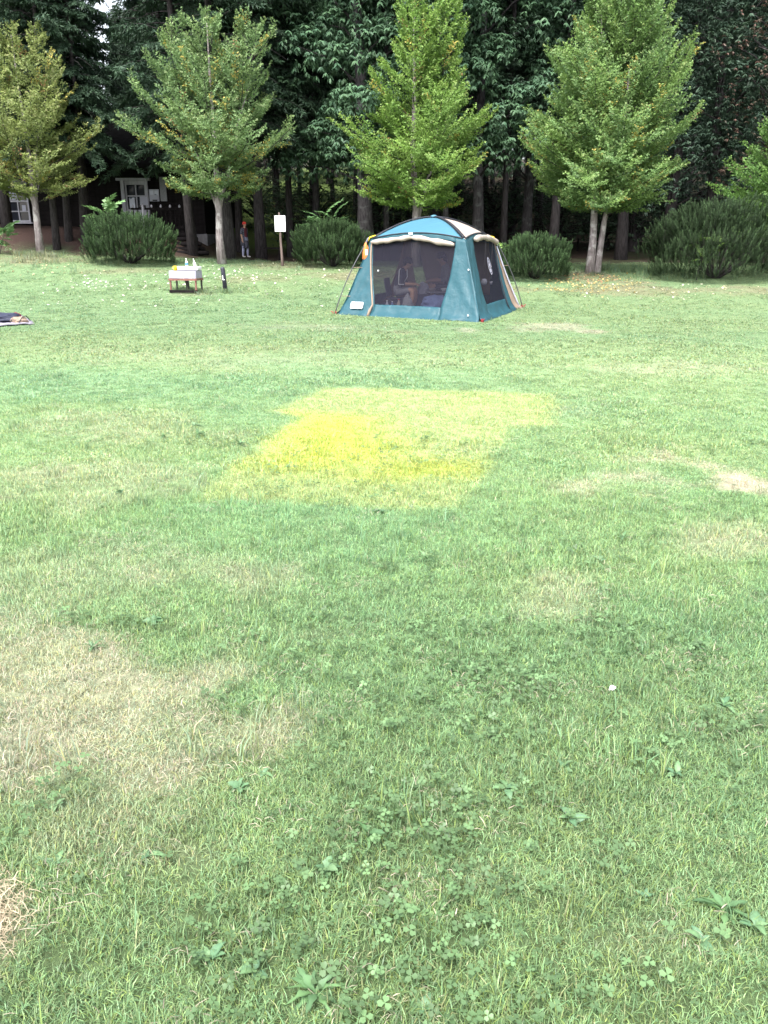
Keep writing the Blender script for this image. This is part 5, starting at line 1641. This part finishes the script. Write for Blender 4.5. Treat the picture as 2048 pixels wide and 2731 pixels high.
def tuft(seed, nb, rad, l0, l1, wd, straw=.14, lean=.9, vr=.27):
    rg = np.random.default_rng(seed); V = []; F = []; CO = []
    for i in range(nb):
        a = rg.uniform(0, 6.283); r_ = rad * math.sqrt(rg.random()); p = np.array([r_ * math.cos(a), r_ * math.sin(a), -.006])
        a2 = rg.uniform(0, 6.283); ln = rg.uniform(l0, l1); le = lean * rg.uniform(.25, 1.25)
        d = np.array([math.cos(a2), math.sin(a2), 0]); s = np.array([-d[1], d[0], 0]); tw_ = rg.normal() * .5
        s = s * math.cos(tw_) + d * math.sin(tw_)
        w = wd * rg.uniform(.6, 1.3)
        m1 = p + np.array([0, 0, 1]) * ln * .5 * math.cos(le * .5) + d * ln * .5 * math.sin(le * .5)
        m2 = m1 + np.array([0, 0, 1]) * ln * .5 * math.cos(le * 1.45) + d * ln * .5 * math.sin(le * 1.45)
        o = len(V); V += [p - s * w * .5, p + s * w * .5, m1 + s * w * .5, m1 - s * w * .5, m2 + s * w * .08, m2 - s * w * .08]
        F += [(o, o + 1, o + 2, o + 3), (o + 3, o + 2, o + 4, o + 5)]
        c = np.array([1., 1., 1.]) * rg.uniform(1 - vr, 1 + vr)
        if rg.random() < straw: c = np.array([1.75, 1.25, 1.45]) * rg.uniform(.7, 1.1)
        elif rg.random() < .3: c *= np.array([.86, 1.0, 1.08])
        elif rg.random() < .3: c *= np.array([1.22, 1.08, .75])
        CO += [c] * 6
    return mesh_np('tuft', V, F, M['blade'], np.array(CO))


def straw_tuft(seed, nb, rad, l0, l1, wd):
    rg = np.random.default_rng(seed); V = []; F = []; CO = []
    for i in range(nb):
        a = rg.uniform(0, 6.283); r_ = rad * math.sqrt(rg.random()); p = np.array([r_ * math.cos(a), r_ * math.sin(a), rg.uniform(.004, .03)])
        a2 = rg.uniform(0, 6.283); ln = rg.uniform(l0, l1); d = np.array([math.cos(a2), math.sin(a2), rg.normal() * .22]); s = np.array([-d[1], d[0], .3])
        w = wd * rg.uniform(.6, 1.2); q = p + d * ln * .5 + np.array([0, 0, rg.uniform(0, .012)]); e = p + d * ln
        o = len(V); V += [p - s * w * .5, p + s * w * .5, q + s * w * .5, q - s * w * .5, e + s * w * .2, e - s * w * .2]
        F += [(o, o + 1, o + 2, o + 3), (o + 3, o + 2, o + 4, o + 5)]
        CO += [np.array([1, 1, 1]) * rg.uniform(.7, 1.25)] * 6
    return mesh_np('straw', V, F, M['blade'], np.array(CO))


def trefoil_patch(seed, n=4, rad=.06):
    rg = np.random.default_rng(seed); V = []; F = []; CO = []
    for i in range(n):
        a = rg.uniform(0, 6.283); r_ = rad * math.sqrt(rg.random()); h = rg.uniform(.025, .055); c = np.array([r_ * math.cos(a), r_ * math.sin(a), h])
        rl = rg.uniform(.0045, .0078); nrm = np.array([rg.normal() * .3, rg.normal() * .3, 1]); nrm /= np.linalg.norm(nrm)
        u = np.cross(nrm, [0, 1, .1]); u /= np.linalg.norm(u); w = np.cross(nrm, u); a0 = rg.uniform(0, 6.28); cc = rg.uniform(.75, 1.2)
        for k in range(3):
            aa = a0 + k * 2.094; e = u * math.cos(aa) + w * math.sin(aa); s = np.cross(nrm, e); o = len(V)
            ce = c + e * rl * 1.05
            V += [c, ce + s * rl * .9 + nrm * rl * .15, ce + s * rl * .55 + e * rl * .8, ce + e * rl * .72, ce - s * rl * .55 + e * rl * .8, ce - s * rl * .9 + nrm * rl * .15]
            F += [(o, o + 1, o + 2, o + 3), (o, o + 3, o + 4, o + 5)]; CO += [np.array([1, 1, 1]) * cc] * 6
        o = len(V); V += [(c[0] * .7 - .0008, c[1] * .7, 0), (c[0] * .7 + .0008, c[1] * .7, 0), c + u * .0008, c - u * .0008]; F += [(o, o + 1, o + 2, o + 3)]; CO += [np.array([1.1, 1, .9])] * 4
    return mesh_np('clover', V, F, M['blade'], np.array(CO))


def lawn_points(y0, y1, dens, xpad=.4):
    """random points over the strip of lawn the photograph could see"""
    wmax = y1 * .50 + 1.2
    n = int((y1 - y0) * 2 * wmax * dens)
    x = rng.uniform(-wmax, wmax, n); y = rng.uniform(y0, y1, n)
    k = np.abs(x) < (y * .50 + .55 + xpad)
    return x[k], y[k]


TP = []; TR_ = []; TS = []; TI = []; TT_ = []
protos = [tuft(100 + i, 36, .062, .020, .060, .0027, .07, 1.0, .46) for i in range(5)] + [tuft(120 + i, 30, .09, .018, .040, .0055, .10, 1.25) for i in range(4)] + \
         [tuft(140 + i, 28, .15, .016, .034, .012, .10, 1.3) for i in range(4)] + [tuft(160 + i, 26, .07, .07, .17, .0045, .08, .6) for i in range(3)] + [tuft(180 + i, 22, .16, .12, .30, .012, .1, .7) for i in range(2)]
for (y0, y1, dens, i0, ni, s0, lo, hi) in ((1.05, 3.2, 1150, 0, 5, .78, 0, 99), (3.2, 6.4, 760, 0, 5, .86, 0, 4.8), (4.8, 12.5, 330, 5, 4, .95, 4.8, 8.2), (8.2, 20.5, 80, 9, 4, .95, 8.2, 15.5), (15.5, 33, 44, 9, 4, 1.1, 15.5, 99)):
    x, y = lawn_points(y0, y1, dens)
    pr = (smooth(lo, lo + (y1 if hi > 90 else hi) * 0 + (1e-3 if lo == 0 else {4.8: 1.6, 8.2: 4.3, 15.5: 5.0}[lo]), y) if lo else 1) * (1 - smooth(hi, y1, y) if hi < 90 else 1)
    kq = rng.random(len(x)) < pr; x, y = x[kq], y[kq]
    c, (yel, core, oli, dry, bare, soil, n1, n2) = turf_color(x, y)
    keep = rng.random(len(x)) > np.maximum(np.maximum(dry * .30, bare * .72), soil * .97)
    x, y, c, dry, n1, n2 = x[keep], y[keep], c[keep], dry[keep], n1[keep], n2[keep]
    lush = smooth(-.15, .3, n1 + n2 * .8)
    s = s0 * (.72 + .55 * lush) * (1 - .35 * dry) * rng.uniform(.8, 1.2, len(x))
    TP.append(np.stack([x, y, gz(x, y) + .002], -1)); TR_.append(np.stack([rng.normal(size=len(x)) * .08, rng.normal(size=len(x)) * .08, rng.uniform(0, 6.283, len(x))], -1))
    TS.append(np.stack([np.maximum(s, .8), np.maximum(s, .8), s], -1)); TI.append(rng.integers(i0, i0 + ni, len(x)))
    TT_.append(c * rng.uniform(.82, 1.18, (len(x), 1)) * np.array([1.05, 1.05, 1.0]))
# taller tufts: scattered over the near turf, under the washstand, round trunks and posts
x, y = lawn_points(1.2, 7.5, 9)
spots = [(x, y, np.full(len(x), 13), rng.uniform(.5, .85, len(x)))]
for px, py, n, sp_, sc in ((478, 776, 20, .26, .55), (505, 778, 12, .26, .6), (540, 782, 16, .25, .5), (602, 782, 16, .18, .6), (400, 770, 10, .5, .5), (1650, 722, 60, .9, .9), (110, 684, 30, .5, .9), (1580, 732, 22, .35, .6), (60, 700, 24, .9, .8),
                          (1790, 738, 26, .7, .8), (1500, 720, 20, .6, .6), (690, 700, 30, 1.2, .6), (820, 715, 20, .8, .6), (240, 700, 24, .8, .7)):
    q = ground_at(px, py); xx_ = q.x + rng.normal(size=n) * sp_; yy_ = q.y + rng.normal(size=n) * sp_ * .5
    spots.append((xx_, yy_, np.full(n, 16), np.full(n, sc) * rng.uniform(.7, 1.2, n)))
for x, y, b0, s in spots:
    c, _m = turf_color(x, y); n = len(x)
    TP.append(np.stack([x, y, gz(x, y)], -1)); TR_.append(np.stack([rng.normal(size=n) * .1, rng.normal(size=n) * .1, rng.uniform(0, 6.28, n)], -1)); TS.append(np.stack([s] * 3, -1))
    TI.append(b0 + rng.integers(0, 3 if b0[0] == 13 else 2, n)); TT_.append(c * rng.uniform(.75, 1.15, (n, 1)))
# loose dry grass lying on the turf
ns0 = len(protos); protos += [straw_tuft(200 + i, 22, .10, .014, .045, .0018) for i in range(4)] + [straw_tuft(210 + i, 30, .10, .05, .13, .0028) for i in range(2)]
for (y0, y1, dens) in ((1.05, 4, 110), (4, 9, 60), (9, 14, 20)):
    x, y = lawn_points(y0, y1, dens)
    ms_ = patches(x, y); dry = ms_[3]; n1 = ms_[6]; n2 = ms_[7]
    k = rng.random(len(x)) < np.clip(.10 + dry * .52 + .3 * np.clip(n2, 0, 1), 0, 1); x, y, dry = x[k], y[k], dry[k]; n = len(x)
    s = rng.uniform(.7, 1.1, n)
    TP.append(np.stack([x, y, gz(x, y) + .008], -1)); TR_.append(np.stack([np.zeros(n), np.zeros(n), rng.uniform(0, 6.28, n)], -1)); TS.append(np.stack([s] * 3, -1)); TI.append(rng.integers(ns0, ns0 + 4, n))
    TT_.append(np.array([.40, .345, .265]) * rng.uniform(.65, 1.1, (n, 1)))
# the pale straw heap at the left edge
q = ground_at(-60, 2480)
n = 70; x = q.x - .03 + rng.normal(size=n) * .045; y = q.y + rng.normal(size=n) * .055; s = rng.uniform(.8, 1.2, n)
TP.append(np.stack([x, y, gz(x, y) + rng.uniform(.004, .012, n)], -1)); TR_.append(np.stack([rng.normal(size=n) * .1, rng.normal(size=n) * .1, rng.uniform(0, 6.28, n)], -1)); TS.append(np.stack([s] * 3, -1)); TI.append(rng.integers(ns0, ns0 + 4, n))
TT_.append(np.array([.42, .35, .24]) * rng.uniform(.7, 1.15, (n, 1)))
cat = np.concatenate
TPc = cat(TP)
# no turf growing through the things that stand on it
_tq = [p + (p - tc0) * .02 for p in (tL, tN, tR, tB)]
ins = poly_dist(TPc[:, 0], TPc[:, 1], [p[:2] for p in _tq]) > 0
_sq = [ground_at(*q)[:2] for q in ((-150, 884), (92, 866), (52, 842), (-150, 838))]
ins |= poly_dist(TPc[:, 0], TPc[:, 1], _sq) > .02
kk = ~ins
scatter('grass', 'short mixed lawn grass with dry blades', TPc[kk], cat(TR_)[kk], cat(TS)[kk], cat(TI)[kk], cat(TT_)[kk], protos)

# clover
CP = []; CT = []; CS = []
for (y0, y1, dens, th) in ((1.05, 3.4, 190, -.03), (3.4, 7, 45, .04)):
    x, y = lawn_points(y0, y1, dens)
    n1 = fbm(x * 1.3 + 40, y * 1.3 + 11, 4) - .5; dry = patches(x, y)[3]
    k = (n1 + rng.normal(size=len(x)) * .07 > th) & (dry < .35); x, y = x[k], y[k]; n = len(x)
    CP.append(np.stack([x, y, gz(x, y)], -1)); CS.append(rng.uniform(.75, 1.35, n)); CT.append(np.array([.100, .172, .074]) * rng.uniform(.75, 1.3, (n, 1)))
CP = cat(CP); CS = cat(CS); CT = cat(CT); n = len(CP)
scatter('clover', 'patches of clover leaves in the near lawn', CP, np.stack([np.zeros(n), np.zeros(n), rng.uniform(0, 6.28, n)], -1), np.stack([CS] * 3, -1), rng.integers(0, 4, n), CT, [trefoil_patch(300 + i) for i in range(4)])

# fallen leaves on the bank
def leaf_litter(seed):
    rg = np.random.default_rng(seed); a = [R(k * 60) for k in range(6)]
    V = [(0.05 * math.cos(t_) * (1.2 if k % 3 == 0 else .8), .05 * math.sin(t_) * (.9 if k % 3 else .6), .012 + .014 * rg.random() * (k % 2)) for k, t_ in enumerate(a)]
    return mesh_np('leaf', V + [(0, 0, .004)], [(6, 0, 1, 2), (6, 2, 3, 4), (6, 4, 5, 0)], M['blade'], np.ones((7, 3)))


LP = []; LT = []
for px, py, rx, ry, n, col in ((1580, 760, 130, 26, 260, (.52, .40, .16)), (1560, 745, 90, 14, 110, (.42, .24, .14)), (760, 740, 230, 36, 130, (.62, .58, .45)), (560, 745, 130, 34, 110, (.60, .58, .48)), (330, 755, 180, 26, 90, (.62, .60, .50)), (120, 715, 130, 26, 80, (.60, .50, .30)),
                              (260, 760, 60, 10, 60, (.55, .60, .50)), (1450, 765, 140, 14, 50, (.60, .48, .20)), (1900, 775, 160, 12, 36, (.60, .54, .35)), (880, 735, 150, 16, 45, (.62, .58, .45)), (1700, 780, 200, 30, 60, (.58, .56, .44)), (700, 800, 500, 40, 60, (.60, .60, .50)), (150, 800, 200, 40, 30, (.60, .60, .5))):
    for i in range(n):
        a = rng.uniform(0, 6.28); r_ = math.sqrt(rng.random()) * (1 if rng.random() < .8 else 1.4)
        q = ground_at(px + rx * r_ * math.cos(a), py + ry * r_ * math.sin(a)); LP.append((q.x, q.y, q.z + .03)); LT.append(np.array(col) * rng.uniform(.7, 1.15))
n = len(LP)
s = rng.uniform(.34, .78, n)
LT = np.array(LT) * .92
scatter('fallen_leaves', 'pale and yellow fallen leaves on the bank under the young trees', LP, np.stack([rng.normal(size=n) * .4, rng.normal(size=n) * .4, rng.uniform(0, 6.28, n)], -1), np.stack([s] * 3, -1), rng.integers(0, 3, n), LT, [leaf_litter(400 + i) for i in range(3)])


# ------------------------------------------------------------------ broad leaved weeds in the lawn
def weed_leaf(seed, ln, wd, col, lobes=0):
    rg = np.random.default_rng(seed); V = []; F = []; n = 7
    for i in range(n):
        f = i / (n - 1); w = wd * (math.sin(math.pi * min(1, .10 + f * .90)) ** .8) * (1 if f > .22 else .35) * (1 + (lobes * (.35 if i % 2 else -.35)))
        z = .10 * ln + ln * (.55 * f - .62 * f * f); x = ln * f
        V += [(x, -w / 2, z + .10 * w), (x, 0, z), (x, w / 2, z + .10 * w)]
    for i in range(n - 1):
        o = i * 3; F += [(o, o + 1, o + 4, o + 3), (o + 1, o + 2, o + 5, o + 4)]
    V = np.array(V) + rg.normal(size=(len(V), 3)) * ln * .012
    cc = np.tile(np.array(col), (len(V), 1)) * rg.uniform(.9, 1.1, (len(V), 1)); cc[1::3] *= 1.25
    return mesh_np('leaf', V, F, M['weed'], cc, True)


WL = {}
for kd, (ln, wd, cols, lob) in {'p': (.105, .052, [(.085, .160, .080), (.07, .14, .072), (.10, .18, .08)], 0), 'd': (.14, .034, [(.068, .135, .055), (.060, .118, .050), (.080, .150, .058)], 1), 'c': (.10, .06, [(.085, .160, .078), (.075, .145, .07), (.10, .17, .08)], .5)}.items():
    WL[kd] = [weed_leaf(500 + i * 7 + ord(kd), ln * (1 + .12 * i), wd, c, lob) for i, c in enumerate(cols)]
weeds = [  # px, py, kind, size, leaves, label
    (870, 2330, 'c', .95, 8, 'grey green broad weed rosette left of the bottom centre, above the dock cluster'),
    (840, 2660, 'd', 1.05, 13, 'largest weed cluster with long leaves at the bottom edge of the lawn'),
    (560, 2570, 'p', .95, 6, 'broad leaved weed left of the big weed cluster at the bottom edge'),
    (680, 2600, 'p', .8, 5, 'round leaved weed between two weeds at the bottom edge'),
    (1930, 2440, 'd', 1.05, 12, 'long leaved weed cluster at the lower right edge'),
    (2010, 2480, 'p', 1.0, 6, 'broad bright leaves at the right edge beside the long leaved cluster'),
    (1870, 2520, 'p', .8, 6, 'plantain rosette below left of the lower right weed cluster'),
    (985, 2240, 'd', 1.1, 6, 'pair of tall weed leaves in the lower centre of the lawn'),
    (640, 2110, 'c', .9, 6, 'pale rosette in the lower left middle lawn beside the dry patch'),
    (700, 2070, 'p', .7, 4, 'small pale weed right above the pale rosette'),
    (150, 2310, 'p', .9, 6, 'broad leaved weed near the straw heap at the left'),
    (400, 2290, 'p', .8, 4, 'single grey leaved weed right of the weed near the straw heap'),
    (150, 2160, 'c', .8, 5, 'weed rosette at the left edge of the lower dry patch'),
    (1350, 2110, 'p', 1.0, 7, 'plantain rosette below the white clover flower'),
    (1520, 2190, 'p', .95, 7, 'plantain rosette right of centre in the lower lawn'),
    (1800, 2070, 'p', .85, 5, 'two leaf weed at the right of the lower lawn'),
    (1500, 2060, 'c', .8, 6, 'small weed rosette right of the plantain below the clover flower'),
    (410, 1660, 'c', 1.0, 6, 'weed with one pale leaf in the upper dry patch'),
    (250, 1735, 'd', .9, 7, 'dark weed tuft left between the two dry patches'),
    (1010, 1370, 'c', 1.0, 6, 'white edged weed just below the yellowed patch'),
    (1140, 1500, 'd', 1.1, 8, 'bright weed below right of the yellowed patch'),
    (960, 1430, 'd', .9, 6, 'small dark weed below the yellowed patch'),
    (530, 1165, 'd', 1.4, 9, 'dark weed clump at the right end of the row left of the yellowed patch'),
    (440, 1168, 'd', 1.2, 8, 'dark weed clump at the left end of the row left of the yellowed patch'),
    (640, 1190, 'd', 1.3, 8, 'dark weed clump touching the left corner of the yellowed patch'),
    (520, 1137, 'c', 1.1, 6, 'small dark weed above the row left of the yellowed patch'),
    (250, 1050, 'd', 1.1, 7, 'weed clump far left in the middle lawn'),
    (320, 1320, 'c', 1.1, 8, 'weed rosette left below the yellowed patch'),
    (1660, 1440, 'd', 1.0, 8, 'weed clump below the bare patch at the right'),
    (1600, 1500, 'c', 1.0, 6, 'pale weed left below the weed clump under the bare patch'),
    (1930, 1890, 'p', 1.0, 7, 'weed with upright pale leaf at the right edge of the middle lawn'),
    (1860, 1730, 'd', .9, 6, 'weed tuft at the right in the middle lawn'),
    (20, 970, 'd', 1.5, 8, 'dark weed at the left edge of the far lawn'),
    (1720, 2400, 'p', .6, 5, 'small plantain right of the lower centre'),
    (1130, 2700, 'c', .7, 6, 'low round leaved weed at the bottom edge right of the largest cluster'),
]
rg = np.random.default_rng(88)
for px, py, kd, s, nl, lab in weeds:
    q = ground_at(px, py)
    r = thing('lawn_weed', (q.x, q.y, q.z + .005), lab, 'weed', 'broad leaved weeds in the lawn'); s *= .44; r.scale = (s, s, s)
    for i in range(nl):
        o = link('leaf', WL[kd][rg.integers(3)], r); k = rg.uniform(.65, 1.15); o.scale = (k, k, k)
        o.rotation_euler = (rg.normal() * .2, -R(rg.uniform(-5, 42)), i * 2.4 + rg.normal() * .35)
q = ground_at(1625, 1885)
fw_ = thing('clover_flower', q, 'single white clover flower in the right half of the lower lawn', 'flower')
MB().tube([(0, 0, -.01), (.005, 0, .04), (.004, 0, .075)], .0016, 5).build('stalk', M['stalk'], fw_)
bm = bmesh.new(); bmesh.ops.create_icosphere(bm, subdivisions=2, radius=.010, matrix=Matrix.Translation((.004, 0, .08)))
for v in bm.verts: v.co += Vector((rg.normal(), rg.normal(), rg.normal())) * .0018
me = bpy.data.meshes.new('head'); bm.to_mesh(me); bm.free(); me.materials.append(M['white']); link('head', me, fw_)
